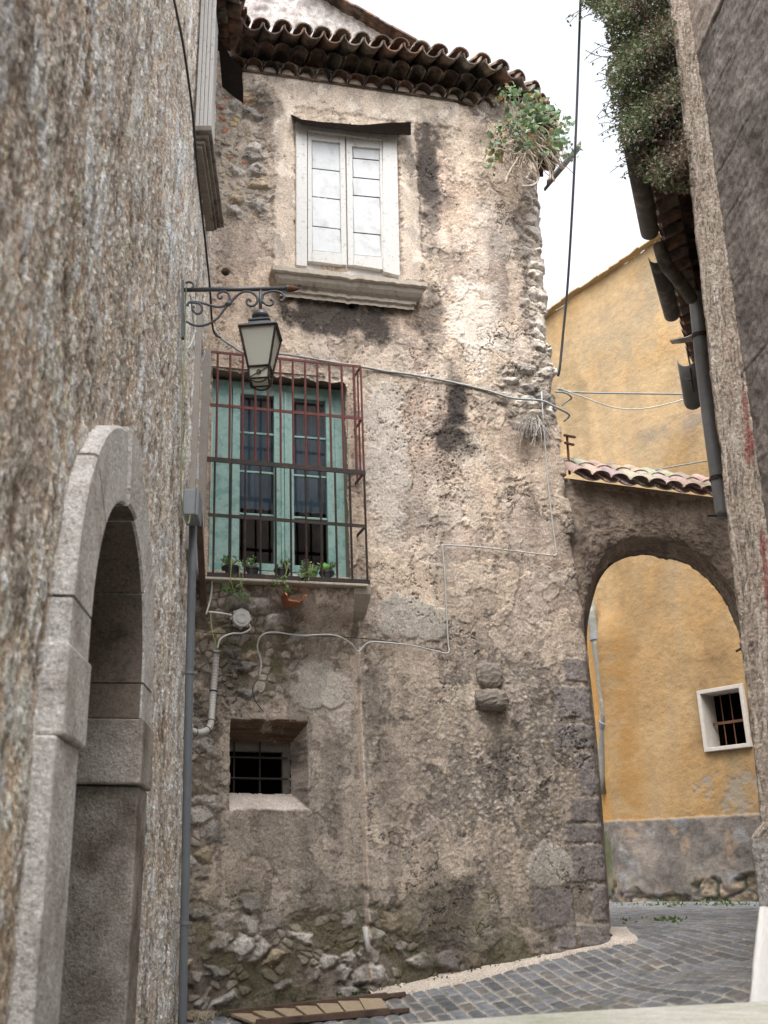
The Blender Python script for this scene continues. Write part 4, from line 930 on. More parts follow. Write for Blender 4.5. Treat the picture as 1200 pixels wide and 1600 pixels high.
# ------------------------------------------------------------------ yellow house
yh = empty('yellow_house', Y.hit(1080, 1410), 'ochre yellow rendered house with grey base seen through and above the archway', 'house')
def yellow():
    st = .016
    sA = min(Y.uv(840, 1000)[0], Y.uv(1260, 1000)[0]); sB = max(Y.uv(840, 1000)[0], Y.uv(1290, 1000)[0]); z0 = -.9; z1 = 11.2
    S, Z = np.meshgrid(np.arange(sA, sB, st), np.arange(z0, z1, st))
    nb = fbm(S*.6, Z*.6, 4, 501); nm = fbm(S*3, Z*3, 5, 502); nf = fbm(S*11, Z*11, 4, 503); nv = fbm(S*28, Z*28, 3, 504)
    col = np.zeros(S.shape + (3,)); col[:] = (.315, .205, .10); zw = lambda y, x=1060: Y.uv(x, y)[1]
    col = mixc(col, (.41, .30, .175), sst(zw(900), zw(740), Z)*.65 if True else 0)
    col = mixc(col, (.33, .195, .075), sst(-.1, .4, nb + .4*nm)*.45); col = mixc(col, (.37, .265, .145), sst(.0, .5, fbm(S*1.4, Z*1.1, 4, 505))*.45)
    col *= (1 + .12*nm + .12*nf + .06*nv)[..., None]
    D = .005*nm + .0035*nf + .003*nv + .03*nb
    def Bl(x0, y0, x1, y1, soft=.6, amt=.6):
        cs, cz, rs, rz = pick_box(Y, x0, y0, x1, y1); d = np.hypot((S - cs)/rs, (Z - cz)/rz) + amt*(nm*.7 + nf*.4); return sst(1 + soft*.5, 1 - soft, d)
    col *= (1 - .30*sst(-.05, .5, fbm(S*.8, Z*.45, 5, 551)))[..., None]; col = mixc(col, (.25, .195, .125), sst(.05, .5, fbm(S*3.5, Z*.5, 4, 552))*.35)
    sa, za = Y.uv(990, 690); sb, zb = Y.uv(1125, 645); tt = np.clip((S - sa)/(sb - sa), 0, 1); ln = za + (zb - za)*(S - sa)/(sb - sa)
    m = np.exp(-((Z - ln)/.16)**2)*sst(-.15, .25, tt)*sst(-.5, .3, nm + .3*nf)*((S - sa)/(sb - sa) > -.2); col = mixc(col, (.20, .17, .14), m*.8)
    for q, k in (((880, 470, 1040, 570), .6), ((980, 400, 1060, 500), .45), ((980, 690, 1040, 740), .4), ((1050, 560, 1090, 640), .35), ((1000, 860, 1120, 960), .25)): col = mixc(col, (.27, .215, .145), Bl(*q, .8, .9)*k)
    # left bulge behind the arch: brown stain, and fold shading put into colour
    sv = Y.uv(968, 1150)[0]; zv = zw(985, 965); on_ = 1 - sst(zv - .2, zv + .5, Z); D += .22*np.exp(-((S - sv + .0)/.30)**2)*on_
    ssr = Y.uv(985, 1150)[0]; col = mixc(col, (.25, .14, .05), np.exp(-((S - ssr)/.22)**2)*on_*sst(-.6, .2, nm)*.85); col = mixc(col, (.42, .22, .06), sst(Y.uv(958, 1100)[0], Y.uv(940, 1100)[0], S)*on_*.6 if Y.uv(940, 1100)[0] > Y.uv(958, 1100)[0] else (1 - sst(Y.uv(940, 1100)[0], Y.uv(958, 1100)[0], S))*on_*.6)
    # flaked render to grey
    fl = np.maximum(Bl(1110, 1190, 1260, 1275, .35, 1.1), Bl(1080, 1195, 1120, 1250, .3, 1.3)*.9)*sst(-.12, .08, fbm(S*4, Z*4, 5, 511)); fl = sst(.3, .5, fl); fl = sst(.2, 1, fl + .15*nf); col = mixc(col, (.25, .215, .175), fl*.7); D -= .004*fl
    # grey base
    za, zb = Y.uv(945, 1285), Y.uv(1195, 1271); zp = za[1] + (S - za[0])/(zb[0] - za[0])*(zb[1] - za[1]) + .012*nf
    pl = sst(.01, -.01, Z - zp); pc = np.zeros_like(col); pc[:] = (.135, .118, .105); pc = mixc(pc, (.21, .18, .155), sst(-.1, .4, fbm(S*2, Z*2, 5, 521))*.7); pc = mixc(pc, (.26, .265, .27), sst(.2, .45, fbm(S*2.5 + 9, Z*2.5, 4, 522))*.5); pc = mixc(pc, (.30, .21, .14), sst(.2, .5, fbm(S*3 + 3, Z*3, 4, 523))*.5); pc *= (1 + .35*nm + .35*nf + .2*nv)[..., None]
    col = mixa(col, pc, pl); D += .025*pl
    # broken stone at the foot
    ft = 1 - sst(zw(1395), zw(1378), Z - .30*nm + .10 - .16*sst(Y.uv(1050, 1390)[0], Y.uv(1180, 1390)[0], S)); w1, w2, wi = worley(S*3.2 + .2*nm, Z*4.4 + .2*nm, 531); e = sst(.04, .2, w2 - w1)
    fc = np.zeros_like(col); fc[:] = (.23, .18, .135); fc *= (.5 + .9*wi)[..., None]; fc = mixa(np.full_like(fc, .07), fc*(1 + .4*nf)[..., None], e); col = mixa(col, fc, ft); D += ft*(-.05 + .03*e*wi + .02*nf)
    gm = (1 - sst(zw(1405), zw(1330), Z))*(sst(.0, .4, nm)); gm = np.maximum(gm*.5, Bl(935, 1280, 968, 1400, .6, .5)*1.2); col = mixc(col, (.085, .10, .035), gm*.6)
    # window
    q = [Y.uv(x, y) for x, y in ((1096, 1086), (1157, 1075), (1170, 1160), (1110, 1170))]
    s0 = min(q[0][0], q[3][0]); s1 = max(q[1][0], q[2][0]); s0 = (q[0][0] + q[3][0])/2; s1 = (q[1][0] + q[2][0])/2; zt = (q[0][1] + q[1][1])/2; zb = (q[2][1] + q[3][1])/2
    lo, hi = min(s0, s1), max(s0, s1); ins = (S > lo) & (S < hi) & (Z > zb) & (Z < zt); keep = ~ins
    # gable top
    g = [Y.uv(x, y) for x, y in ((840, 510), (870, 484), (897, 462), (940, 437), (985, 405), (1022, 380), (1060, 356), (1130, 310))]; gs = np.array([p[0] for p in g]); gzv = np.array([p[1] for p in g]); o_ = np.argsort(gs)
    top = np.interp(S, gs[o_], gzv[o_]) + .05*fbm(S*2, S*0, 3, 541)
    Zc = np.where(Z > top, top, Z)
    kk = keep & (Z < top + st*1.5); K = kk[:-1, :-1] & kk[1:, :-1] & kk[:-1, 1:] & kk[1:, 1:]
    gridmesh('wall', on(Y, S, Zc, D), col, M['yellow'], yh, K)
    # mass behind the wall
    mb = MB(); mb.cc = (.5, .32, .12); n = 24
    ss = np.linspace(sA, sB, n); tp = np.interp(ss, gs[o_], gzv[o_])
    mb.sheet([[Y.pt(a, b - .03, -.02) for a, b in zip(ss, tp)], [Y.pt(a, b - .03, -4.) for a, b in zip(ss, tp)], [Y.pt(a, -.9, -4.) for a in ss]])
    mb.add([Y.pt(sA, -.9, 0), Y.pt(sA, -.9, -4), Y.pt(sA, tp[0], -4), Y.pt(sA, tp[0], 0)], [(0, 1, 2, 3)]); mb.build('wall', M['yellow'], yh)
    mb = MB(); mb.cc = (.36, .33, .29); r = random.Random(5)
    for i in range(n - 1):
        a = Y.pt(ss[i], tp[i] + .02, .05 + r.uniform(-.03, .02)); b = Y.pt(ss[i + 1], tp[i + 1] + .02, .05 + r.uniform(-.03, .02)); mb.cc = (.40, .29, .16); mb.bar(a, b, .14, .03)
    mb.build('coping', M['yellow'], yh, bevel=.008)
    # window frame etc.
    mb = MB(); b_ = .052
    mb.pbox(Y, lo - b_, lo, zb - b_, zt + b_, -.25, .05); mb.pbox(Y, hi, hi + b_, zb - b_, zt + b_, -.25, .05); mb.pbox(Y, lo, hi, zt, zt + b_, -.25, .05); mb.pbox(Y, lo, hi, zb - b_, zb, -.25, .055)
    wf = mb.build('window', surf('pale_window_frame', (.42, .38, .335), .85, .15, 20, .3, 50, .003), yh, bevel=.006)
    mb = MB(); zm = (zb + zt)/2
    for k in (.27, .52, .78): mb.tube([Y.pt(lo + (hi - lo)*k, zb, -.16), Y.pt(lo + (hi - lo)*k, zt, -.16)], .007, 6)
    mb.bar(Y.pt(lo, zm - .03, -.15), Y.pt(hi, zm - .03, -.15), .014, .035); mb.build('bars', M['rustrod'], wf)
    room(Y, lo - .2, hi + .2, zb - .2, zt + .2, -.26, -1.2, yh)
    # plaster-spattered drainpipe
    pts = [Y.hit(x, y, .13) for x, y in ((921, 940), (925, 965), (930, 990), (937, 1040), (944, 1090), (946, 1127))] + [Y.hit(x, y, .10) for x, y in ((945, 1135), (942, 1180), (940, 1215), (941, 1240))]
    mb = MB(); mb.tube(pts, .072, 10); dpz = mb.build('drainpipe', surf('grey_green_pipe', (.17, .165, .145), .8, .35, 9, .3, 30, .003, col2=(.34, .31, .26), c2scale=5, c2lo=.55, c2hi=.7), yh, smooth=True)
    for p, q_ in ((pts[2], pts[3]), (pts[5], pts[6])):
        d = (q_ - p)/np.linalg.norm(q_ - p); mb = MB(); mb.tube([p, p + d*.10], .092, 10); mb.build('collar', M['zincpipe'], dpz)
    pts = [Y.hit(983, 1382, .08), Y.hit(983, 1409, .08)]; mb = MB(); mb.tube(pts, .035, 8); mb.build('vent_pipe', M['blackmetal'], yh)
    # thin pipe above the coping
yellow()

# ------------------------------------------------------------------ right building (near wall, pilaster, plinth)
rb = empty('right_building', (3.2, 5, -1), 'dark plastered building on the right edge with pale brown corner pier and red streaks', 'building')
def right_wall():
    st = .009; S, Z = np.meshgrid(np.arange(3.4, 6.02, st), np.arange(-1.7, 8.2, st))
    nm = fbm(S*3, Z*3, 5, 601); nf = fbm(S*14, Z*14, 4, 602); nv = fbm(S*40, Z*40, 3, 603)
    col = np.zeros(S.shape + (3,)); col[:] = (.185, .163, .15); col = mixc(col, (.26, .235, .215), sst(-.2, .4, nm)*.8); col = mixc(col, (.085, .075, .07), sst(.0, .5, fbm(S*1.4, Z*1.2, 4, 604))*.6)
    col *= (1 + .3*nf + .25*nv)[..., None]
    up = sst(5.36, 5.40, Z + .015*nm); col = mixc(col, (.34, .285, .25), up*.9); D = .010*nm + .006*nf + .012*up
    for zl, dz in ((5.38, .02), (4.95, .01), (4.4, .012), (4.05, .008), (3.6, .01), (3.0, .012), (2.4, .01)):
        gl = np.exp(-((Z - zl - .012*fbm(S*2, S*0 + zl, 2, 605))/.008)**2)*sst(-.3, .1, fbm(S*2, Z*2 + zl*7, 3, 606)); D -= .4*dz*gl; col *= (1 - .35*gl)[..., None]
        gl2 = np.exp(-((Z - zl - .035)/.014)**2)*sst(.0, .3, nm); col = mixc(col, (.33, .31, .29), gl2*.4)
    gridmesh('wall', on(R, S, Z, D), col, M['wall'], rb)
    mb = MB(); mb.cc = (.2, .17, .15); mb.pbox(R, -9, 3.42, -2, 8.2, -3, -.004); mb.pbox(R, 3.42, 6.0, -2, 8.2, -3, -.06); mb.build('wall', M['wall'], rb)
    # pier
    zz = np.linspace(-1.6, 8.0, 900); 
    u = np.linspace(0, 1, 130)                             # round the pier: left flank (going back), front face, short right return
    xl = 2.594 + .033*zz + .012*fbm(zz*2.2, zz*0 + 7, 4, 611); wd = .30
    UU, ZZ = np.meshgrid(u, zz); XL = xl[:, None]
    yb = 6.0
    fl = UU < .45
    X = np.where(fl, XL + (.45 - UU)/.45*.24, XL + (UU - .45)/.55*(wd + .02 - .012*ZZ)); Yv = np.where(fl, yb + (.45 - UU)/.45*.45, yb + 0*UU)
    S2 = np.where(fl, UU/.45*.45, .45 + (UU - .45)/.55*.31)
    nm = fbm(S2*5, ZZ*3.5, 5, 612); nf = fbm(S2*20, ZZ*13, 4, 613, .6); nv = fbm(S2*60, ZZ*40, 3, 614); grv = np.abs(fbm(S2*26, ZZ*3.2, 5, 615))
    col = np.zeros(UU.shape + (3,)); col[:] = (.40, .335, .275); col = mixc(col, (.30, .245, .20), sst(-.2, .4, nm)*.7); col = mixc(col, (.46, .40, .34), sst(.1, .5, fbm(S2*7 + 3, ZZ*1.5, 4, 616))*.6)
    col *= (1 + .25*nf + .2*nv)[..., None]; col *= (1 - .5*sst(.09, .0, grv))[..., None]; col = mixc(col, (.52, .46, .40), sst(.15, .4, fbm(S2*22 + 5, ZZ*2.6, 5, 619))*.6)
    redm = sst(.12, .3, fbm(S2*16, ZZ*2.2, 4, 617) + .4*nf)*sst(3.6, 2.6, ZZ)*sst(.9, 1.2, ZZ)*sst(.52, .66, S2); col = mixc(col, (.24, .05, .05), redm*.7)
    dado = sst(.32, .26, ZZ + .02*nm); col = mixc(col, (.33, .31, .295), dado*.9); wh = sst(-.04, -.07, ZZ + .01*nm); col = mixc(col, (.76, .74, .72), wh)
    low = np.clip((-.05 - ZZ)/.45, 0, 2)
    X = X - (.060*sst(.38, .28, ZZ) + .12*low)*(1 - np.clip((UU - .45)*1.2, 0, 1)) ; Yv = Yv - .05*low
    k = (.010*nm + .005*nf + .004*nv - .008*sst(.09, 0, grv))*(1 - .7*wh)
    X = X + np.where(fl, -k, 0); Yv = Yv - np.where(fl, 0, k)
    ed = np.exp(-((UU - .45)/.05)**2); X = X + .02*ed; Yv = Yv + .012*ed
    kz = int(np.searchsorted(zz, -.055)); PP = np.stack([X, Yv, ZZ], -1); pr_ = gridmesh('pier', PP[kz:], col[kz:], M['rough_wall'], rb); gridmesh('plinth', PP[:kz + 1], col[:kz + 1], M['whiteplinth'], pr_)
right_wall()

# building behind the pier: wall, eave, gutter
ED = np.array([.4717, 1, 0.]); ED /= np.linalg.norm(ED); EN = np.array([-ED[1], ED[0], 0.])
E0 = np.array([2.45, 6.08, 4.70]); E1 = E0 + ED*4.1
rb2 = empty('eaves_building', (3.4, 7.5, -.3), 'old building behind the right pier whose tiled eave and broken gutter hang over the street', 'building')
def behind():
    W0 = E0 - EN*.42; 
    P = Plane((W0[0], W0[1], 0), (ED[0], ED[1])); 
    if P.N[0] > 0: P.N = -P.N
    S, Z = np.meshgrid(np.linspace(.45, 4.3, 220), np.linspace(-.9, 5.0, 300)); nm = fbm(S*3, Z*3, 5, 701); nf = fbm(S*14, Z*14, 4, 702); col = np.zeros(S.shape + (3,)); col[:] = (.26, .205, .16); col *= (1 + .3*nm + .3*nf)[..., None]
    gridmesh('wall', on(P, S, Z, .02*nm + .01*nf), col, M['wall'], rb2)
    mb = MB(); mb.cc = (.2, .15, .12); mb.pbox(P, .46, 4.32, -.9, 4.95, -3, -.05); mb.build('wall', M['wall'], rb2)
    mb = MB(); r = random.Random(21); mt = MB(); L_ = 4.0; k = 0; s_ = .28
    while s_ < L_:
        for lvl, (of, dz) in enumerate(((-.33, -.02), (-.20, .10))):
            c = E0 + ED*(s_ + .088*lvl) + EN*of + Zu*dz; mt_ = tcol(r, .8); halftile(mt, c, ED, Zu, -EN, .083, .10 if s_ < .6 else .36, mt_, taper=.95)
        ax = -EN*math.cos(.3) + Zu*math.sin(.3); vv = Zu*math.cos(.3) + EN*math.sin(.3); c = E0 + ED*s_ + EN*(-.03) + Zu*.27
        sh_n = s_ < .85; halftile(mb, c, ED, vv, ax, .098, .16 if sh_n else .46, tcol(r), taper=.86); halftile(mb, c + ED*.09 - Zu*.02, ED, vv, ax, .1, .16 if sh_n else .5, tcol(r), flip=-.75)
        for j in range(1, 1 if sh_n else 3): halftile(mb, c + ax*.4*j + vv*.012*j, ED, vv, ax, .098, .46, tcol(r), taper=.86)
        s_ += .19
    for of, dz in ((-.36, -.035), (-.21, .075), (-.07, .22)):
        mt.cc = (.19, .12, .085); a = [E0 + EN*of + Zu*dz + ED*.36, E0 + EN*of + Zu*dz + ED*L_]; b = [a[0] - EN*.12 + ED*.1, a[1] - EN*.4]; mt.sheet([a, [q + Zu*.024 for q in a], [q + Zu*.024 for q in b], b])
    mt.build('cornice', M['eave'], rb2, smooth=True); mb.build('roof', M['tile'], rb2, smooth=True)
    # gutter: one long run, a sagging length and a broken off end
    def gut(a, b, rr=.075):
        rows = []; d = (b - a)/np.linalg.norm(b - a); u = np.cross(d, Zu); u /= np.linalg.norm(u)
        for q in range(9):
            t = math.pi*(1 + q/8); rows.append([p + u*rr*math.cos(t) + Zu*rr*math.sin(t) for p in (a, b)])
        return rows
    mb = MB(); rc = lambda x, y, yy: ray(x, y)*(yy/ray(x, y)[1])
    ga = E0 - ED*.05 + Zu*.05; gb_ = rc(1012, 345, 7.15); mb.sheet(gut(ga, ga + (gb_ - ga)*1.16, .065)); mb.sheet(gut(rc(1026, 400, 7.25), rc(1050, 492, 8.05), .06))
    gt = mb.build('gutter', M['darkgutter'], rb2, solid=.006, smooth=True)
    mb = MB(); mb.tube(smooth_curve([rc(1030, 380, 7.2), rc(1040, 412, 7.25), rc(1062, 440, 7.45), rc(1080, 466, 7.8)], 5), .05, 10); mb.build('gutter_elbow', M['darkgutter'], gt, smooth=True)
    mb = MB(); mb.tube(smooth_curve([rc(1086, 455, 7.95), rc(1089, 480, 8.0), rc(1097, 560, 8.0), rc(1108, 650, 8.0), rc(1119, 730, 8.0), rc(1131, 808, 8.0)], 6), .056, 12); dp_ = mb.build('downpipe', M['zincpipe'], rb2, smooth=True)
    for x, y in ((1093, 522), (1121, 745)): mb = MB(); mb.tube([rc(x, y, 8.0), rc(x + .8, y + 6, 8.0)], .062, 12); mb.build('clip', M['blackmetal'], dp_)
    a = rc(1124, 806, 8.0); mb = MB(); mb.bar(a - np.array([.09, 0, 0]), a + np.array([.05, 0, 0]), .01, .012); mb.build('foot_bracket', M['blackmetal'], dp_)
    mb = MB(); a = rc(1070, 568, 8.6); b = rc(1082, 622, 8.6); mb.sheet(gut(rc(1072, 560, 8.6), rc(1083, 628, 8.9), .075)); mb.build('gutter', M['zincpipe'], rb2, solid=.006, smooth=True)
    mb = MB()
    for x, y in ((1074, 590), (1076, 610)): pass
    mb.tube(smooth_curve([rc(1069, 588, 8.6), rc(1076, 594, 8.5), rc(1086, 590, 8.5)], 4), .006, 5); mb.tube([rc(1073, 545, 8.6), rc(1078, 570, 8.6), rc(1084, 612, 8.7)], .008, 5); mb.build('gutter_strap', M['blackmetal'], rb2)
    mb = MB(); rows = [[rc(1046, 532, 8.2), rc(1060, 529, 8.2), rc(1074, 526, 8.3), rc(1089, 519, 8.4)], [rc(1050, 537, 8.3), rc(1064, 536, 8.3), rc(1076, 534, 8.4), rc(1090, 534, 8.5)]]
    mb.sheet(rows); mb.build('flashing', surf('pale_sheet', (.58, .56, .53), .6, .1, 20, .2, 30), rb2, solid=.01)
behind()

# ------------------------------------------------------------------ kerb strip, landing
def strip():
    lowr = [(585, 1566), (650, 1553), (700, 1543), (750, 1532), (800, 1517), (870, 1499), (930, 1486), (996, 1474), (990, 1462), (984, 1453)]
    upr = [F.hit(x, y, -.06) for x, y in ((575, 1557), (650, 1541), (700, 1531), (750, 1521), (800, 1509), (850, 1496), (910, 1486), (957, 1477))]
    upr = upr + [upr[-1] + np.array([.05, .35, .07]), upr[-1] + np.array([.05, .8, .12])]
    lo = [ghit(x, y) for x, y in lowr]
    a = smooth_curve([np.array([p[0], p[1], 0]) for p in lo], 10); b = smooth_curve([np.array([p[0], p[1], 0]) for p in upr], 10)
    n = 12; G = np.array([[p*(1 - k/n) + q*(k/n) for p, q in zip(a, b)] for k in range(n + 1)]); Zg = gz(G[..., 0], G[..., 1]) + .028 + .03*np.linspace(0, 1, n + 1)[:, None]**2
    Zg[0] -= .04; G[..., 2] = Zg + .004*fbm(G[..., 0]*9, G[..., 1]*9, 3, 800)
    c = np.zeros(G.shape); c[:] = (.47, .41, .35); c *= (1 + .18*fbm(G[..., 0]*4, G[..., 1]*4, 4, 801))[..., None]
    tag(gridmesh('kerb', G, c, M['wall']), kind='structure')
strip()
def landing():
    ys = lambda x: 4.5 + .62*np.clip((x - .5)/2.2, 0, 1.2)
    X = np.linspace(.2, 3.1, 60); rows = []
    ztp = lambda x: -.455 + .03*np.clip((x - .6)/1.6, -1, 1)
    mbk = []
    far = 4.25 + .34*np.sqrt(np.clip((X - .2)/2.4, 0, 1))*3.3
    for t, dz in ((0, -1.3), (0, -.05), (.015, -.018), (.05, 0), (.3, .004), (.6, .004), (1, -.004)):
        rows.append(np.stack([X, far - t*2.6, ztp(X) + dz], -1))
    G = np.array(rows); c = np.zeros(G.shape); c[:] = (.56, .54, .48)
    Xf = np.linspace(.2, 3.1, 200)
    o = gridmesh('concrete_landing', G, c, M['concrete'], None); tag(o, 'pale mossy concrete landing in the foreground at the lower right', 'landing')
landing()

# ------------------------------------------------------------------ cables, boxes, pipes
def cable(name, pts, r, mat, label, cat='cable', group=None, n=6, sm=6):
    mb = MB(); mb.tube(smooth_curve(pts, sm), r, n); o = mb.build(name, M[mat], None, smooth=True); return tag(o, label, cat, group)
RC = lambda x, y, yy: ray(x, y)*(yy/ray(x, y)[1])
Lh = lambda x, y, o=.03: L.hit(x, y, o)
Fh = lambda x, y, o=.02: F.hit(x, y, o)
cable('cable', [L.pt(5.55, 5.45, .05), Lh(276, 20, .04), Lh(287, 75, .04), Lh(300, 170, .04), Lh(311, 290, .04), Lh(322, 390, .04), RC(328, 450, 8.3), RC(333, 515, 8.6), Fh(345, 528, .05)], .009, 'wireblack', 'black cable running down the top of the left rubble wall past the lamp')
cable('cable', [Fh(332, 512, .06), Fh(345, 528, .06), Fh(362, 540, .06), Fh(385, 552, .05), Fh(440, 553, .04), Fh(520, 566, .04), Fh(570, 574, .04), Fh(602, 580, .03), Fh(640, 585, .03), Fh(700, 596, .03), Fh(760, 610, .03), Fh(800, 622, .04), Fh(845, 626, .05), Fh(868, 636, .06), Fh(886, 645, .02), Fh(889, 651, -.05), Fh(881, 658, -.12)], .011, 'wiregrey', 'grey cable swagged across the facade from the barred window to the house corner')
cable('overhead_cable', [RC(908, -30, 8.0), RC(905, 60, 8.6), RC(898, 250, 9.0), RC(888, 430, 9.4), RC(880, 520, 9.55), Fh(875, 572, .0), Fh(872, 588, -.03)], .012, 'wireblack', 'black overhead cable dropping steeply from the sky to the house corner')
cable('cable', [Fh(846, 612, .05), Fh(852, 700, .05), Fh(858, 770, .04), Fh(868, 855, .04), Fh(869, 866, .05), Fh(862, 868, .05), Fh(820, 863, .04), Fh(760, 856, .04), Fh(697, 852, .04), Fh(692, 858, .04), Fh(695, 900, .04), Fh(700, 1000, .04), Fh(702, 1016, .05), Fh(697, 1021, .05), Fh(680, 1017, .05), Fh(640, 1008, .05), Fh(585, 1003, .05), Fh(570, 1008, .05), Bh(559, 1018, .05), Bh(548, 1005, .05), Bh(520, 992, .05), Bh(470, 993, .05), Bh(430, 988, .05), Bh(410, 992, .05), Bh(402, 1010, .05), Bh(408, 1035, .05), Bh(405, 1058, .04)], .0068, 'palecable', 'thin pale cable zigzagging down the facade in right-angled bends to a bare end', sm=5)
cable('wire', [Bh(318, 989, .03), Bh(380, 990, .03), Bh(450, 992, .02), Fh(560, 997, .04), Fh(620, 1004, .04), Fh(690, 1016, .04)], .004, 'wireblack', 'thin black wire stretched level across the facade below the terracotta shard')
cable('wire', [Fh(404, 1060, .04), Fh(395, 1075, .04), Fh(399, 1095, .04), Fh(412, 1112, .04)], .004, 'wireblack', 'short loose black wire end dangling above the cellar window')
cable('wire', [RC(872, 608, 9.62), RC(900, 613, 9.8), RC(1000, 615, 9.9), RC(1098, 616, 10.0)], .009, 'wiregrey', 'straight grey wire crossing the yellow wall from the house corner to the downpipe')
cable('wire', [RC(872, 606, 9.62), RC(905, 618, 9.7), RC(960, 637, 9.8), RC(1010, 638, 9.9), RC(1070, 624, 9.9)], .006, 'wirewhite', 'thin slack pale wire sagging below the straight wire over the yellow wall')
cable('wire', [A.hit(960, 748, -.3), RC(1010, 737, 10.6), RC(1070, 726, 10.3), RC(1128, 716, 10.0)], .009, 'wiregrey', 'grey wire rising to the right just above the archway tiles')
cable('wire', [Lh(291, 448, .05), Lh(290, 470, .04), Lh(289, 530, .04), Lh(286, 600, .04), Lh(284, 700, .04), Lh(283, 770, .04), Lh(287, 805, .05), Lh(294, 818, .07), Lh(297, 805, .08)], .0055, 'wiregreen', 'green and yellow earth wire hanging down the left wall from lamp bracket to grey box')
cable('wire', [Lh(297, 460, .05), Lh(300, 480, .05), Lh(303, 520, .05), Lh(297, 540, .04), Lh(291, 545, .04)], .007, 'wirewhite', 'white wire loop hanging under the lamp bracket at the left wall')
cable('cable', [Lh(331, 660, .04), Lh(330, 720, .05), Lh(328, 820, .05), Lh(325, 880, .05), RC(331, 905, 8.7), RC(329, 935, 8.7), RC(322, 960, 8.7)], .008, 'wirewhite', 'white cable running down the house corner beside the barred window')
cable('wire', [Bh(326, 956, .05), Bh(345, 958, .05), Bh(362, 961, .06)], .008, 'wirewhite', 'short white wire entering the round junction box from the left')
cable('wire', [Bh(389, 975, .05), Bh(391, 982, .05), Bh(380, 989, .06), Bh(362, 990, .06), Bh(345, 998, .07), Bh(340, 1012, .08)], .008, 'wirewhite', 'pale wire looping from the round junction box to the flexible conduit')
cable('wire', [RC(329, 955, 8.75), RC(331, 985, 8.75), RC(336, 1003, 8.78), RC(339, 1014, 8.8)], .006, 'wiregreen', 'green wire dropping into the flexible conduit beside the round junction box')
# junction box
jb = empty('junction_box', Bh(377, 966, .02), 'pale round electrical junction box fixed below the barred window', 'junction box')
mb = MB(); cj = Bh(377, 966, .03); mb.lathe(cj - F.N*.04, [(.074, 0), (.078, .05), (.072, .062), (.05, .066), (.048, .072), (.03, .074), (.028, .070), (.012, .068)], 20, F.N); mb.build('lid', M['round'], jb)
mb = MB()
for k in range(8):
    t = k*math.pi/4; u = F.T*math.cos(t) + Zu*math.sin(t); mb.bar(cj + u*.066 - F.N*.02, cj + u*.088 - F.N*.02, .022, .022, F.N)
mb.build('rim_lugs', M['round'], jb)
# grey box and conduit pipe on the left wall
ptop = L.hit(301, 815, .07); SY = L.uv(301, 815, .07)[0]
pb = [L.hit(302, 815, .06), L.hit(300, 900, .06), L.hit(296, 1050, .06), L.hit(293, 1200, .06), L.hit(289, 1400, .06), L.hit(285, 1590, .06), L.hit(284.5, 1640, .06)]
cp = empty('conduit_pipe', pb[-1], 'tall grey plastic conduit pipe running up the left wall to a grey box', 'pipe')
mb = MB(); mb.tube(pb, .031, 14); mb.build('pipe', M['greypipe'], cp, smooth=True)
for i, y_ in enumerate((1051, 1442)):
    mb = MB()
    x_ = np.interp(y_, [1050, 1400, 1590], [296, 289, 285]); c = L.hit(x_, y_, .06); mb.tube([c - Zu*.012, c + Zu*.012], .036, 14); mb.bar(c - np.array([.06, 0, 0]), c + np.array([.055, 0, 0]), .02, .018); mb.build('clip', M['zincpipe'], cp)
c = L.hit(301, 795, .07); bb = empty('electric_box', c, 'grey plastic electrical box on top of the conduit pipe', 'electrical box')
mb = MB(); sy, szv = L.uv(301, 815, .07); z_t = L.uv(301, 770, .07)[1]
mb.pbox(L, sy - .16, sy + .10, szv, z_t, .01, .105); mb.build('body', M['jbox'], bb, bevel=.012)
mb = MB(); mb.pbox(L, sy - .165, sy + .105, szv - .004, z_t + .004, .1055, .125); mb.build('lid', M['jbox'], bb, bevel=.005)
# flexible conduit
fx = empty('flexible_conduit', Fh(325, 1140, .05), 'corrugated pale flexible conduit bending from the facade to the grey pipe', 'conduit')
cpth = smooth_curve([RC(338, 1016, 8.66), RC(336, 1050, 8.7), RC(333, 1085, 8.7), RC(331, 1115, 8.65), RC(329, 1132, 8.6), RC(322, 1142, 8.55), RC(310, 1145, 8.5), RC(299, 1142, 8.45)], 22)
rs = [.026 + .0035*math.sin(i*2.1) for i in range(len(cpth))]
mb = MB(); mb.tube(cpth, rs, 12); mb.build('hose', M['paleconduit'], fx, smooth=True)
for i in (3, 40, 80, 104, 140): i = min(i, len(cpth) - 3); mb = MB(); mb.tube([cpth[i], cpth[i + 1]], .033, 12); mb.build('tie', M['wireblack'], fx)
# pipe stub at the foot of the wall step
mb = MB(); mb.tube([F.hit(570, 1448, .03), F.hit(573, 1470, .04), F.hit(576, 1488, .06)], .022, 10); tag(mb.build('pipe_stub', M['paleconduit'], None, smooth=True), 'short pale pipe stub leaning at the foot of the wall step', 'pipe')
# iron hooks at corner
mb = MB(); mb.tube(smooth_curve([Fh(868, 612, .0), Fh(884, 614, -.02), Fh(893, 622, -.06), Fh(884, 628, -.08), Fh(878, 634, -.1)], 6), .010, 6); tag(mb.build('wire_loop', M['wiregrey'], None, smooth=True), 'grey loop of wire hooked round the house corner', 'wire')
mb = MB(); bs = [RC(884, 681, 9.75), RC(896, 682, 10.1)]; mb.tube([RC(882, 680, 9.72), RC(898, 683, 9.9)], .014, 6); mb.tube([RC(883, 692, 9.72), RC(896, 695, 9.9)], .014, 6); mb.tube([RC(886, 682, 9.78), RC(890, 741, 9.78)], .012, 6); tag(mb.build('iron_stay', M['rustrod'], None), 'rusty iron stay on the house corner above the archway tiles', 'bracket')
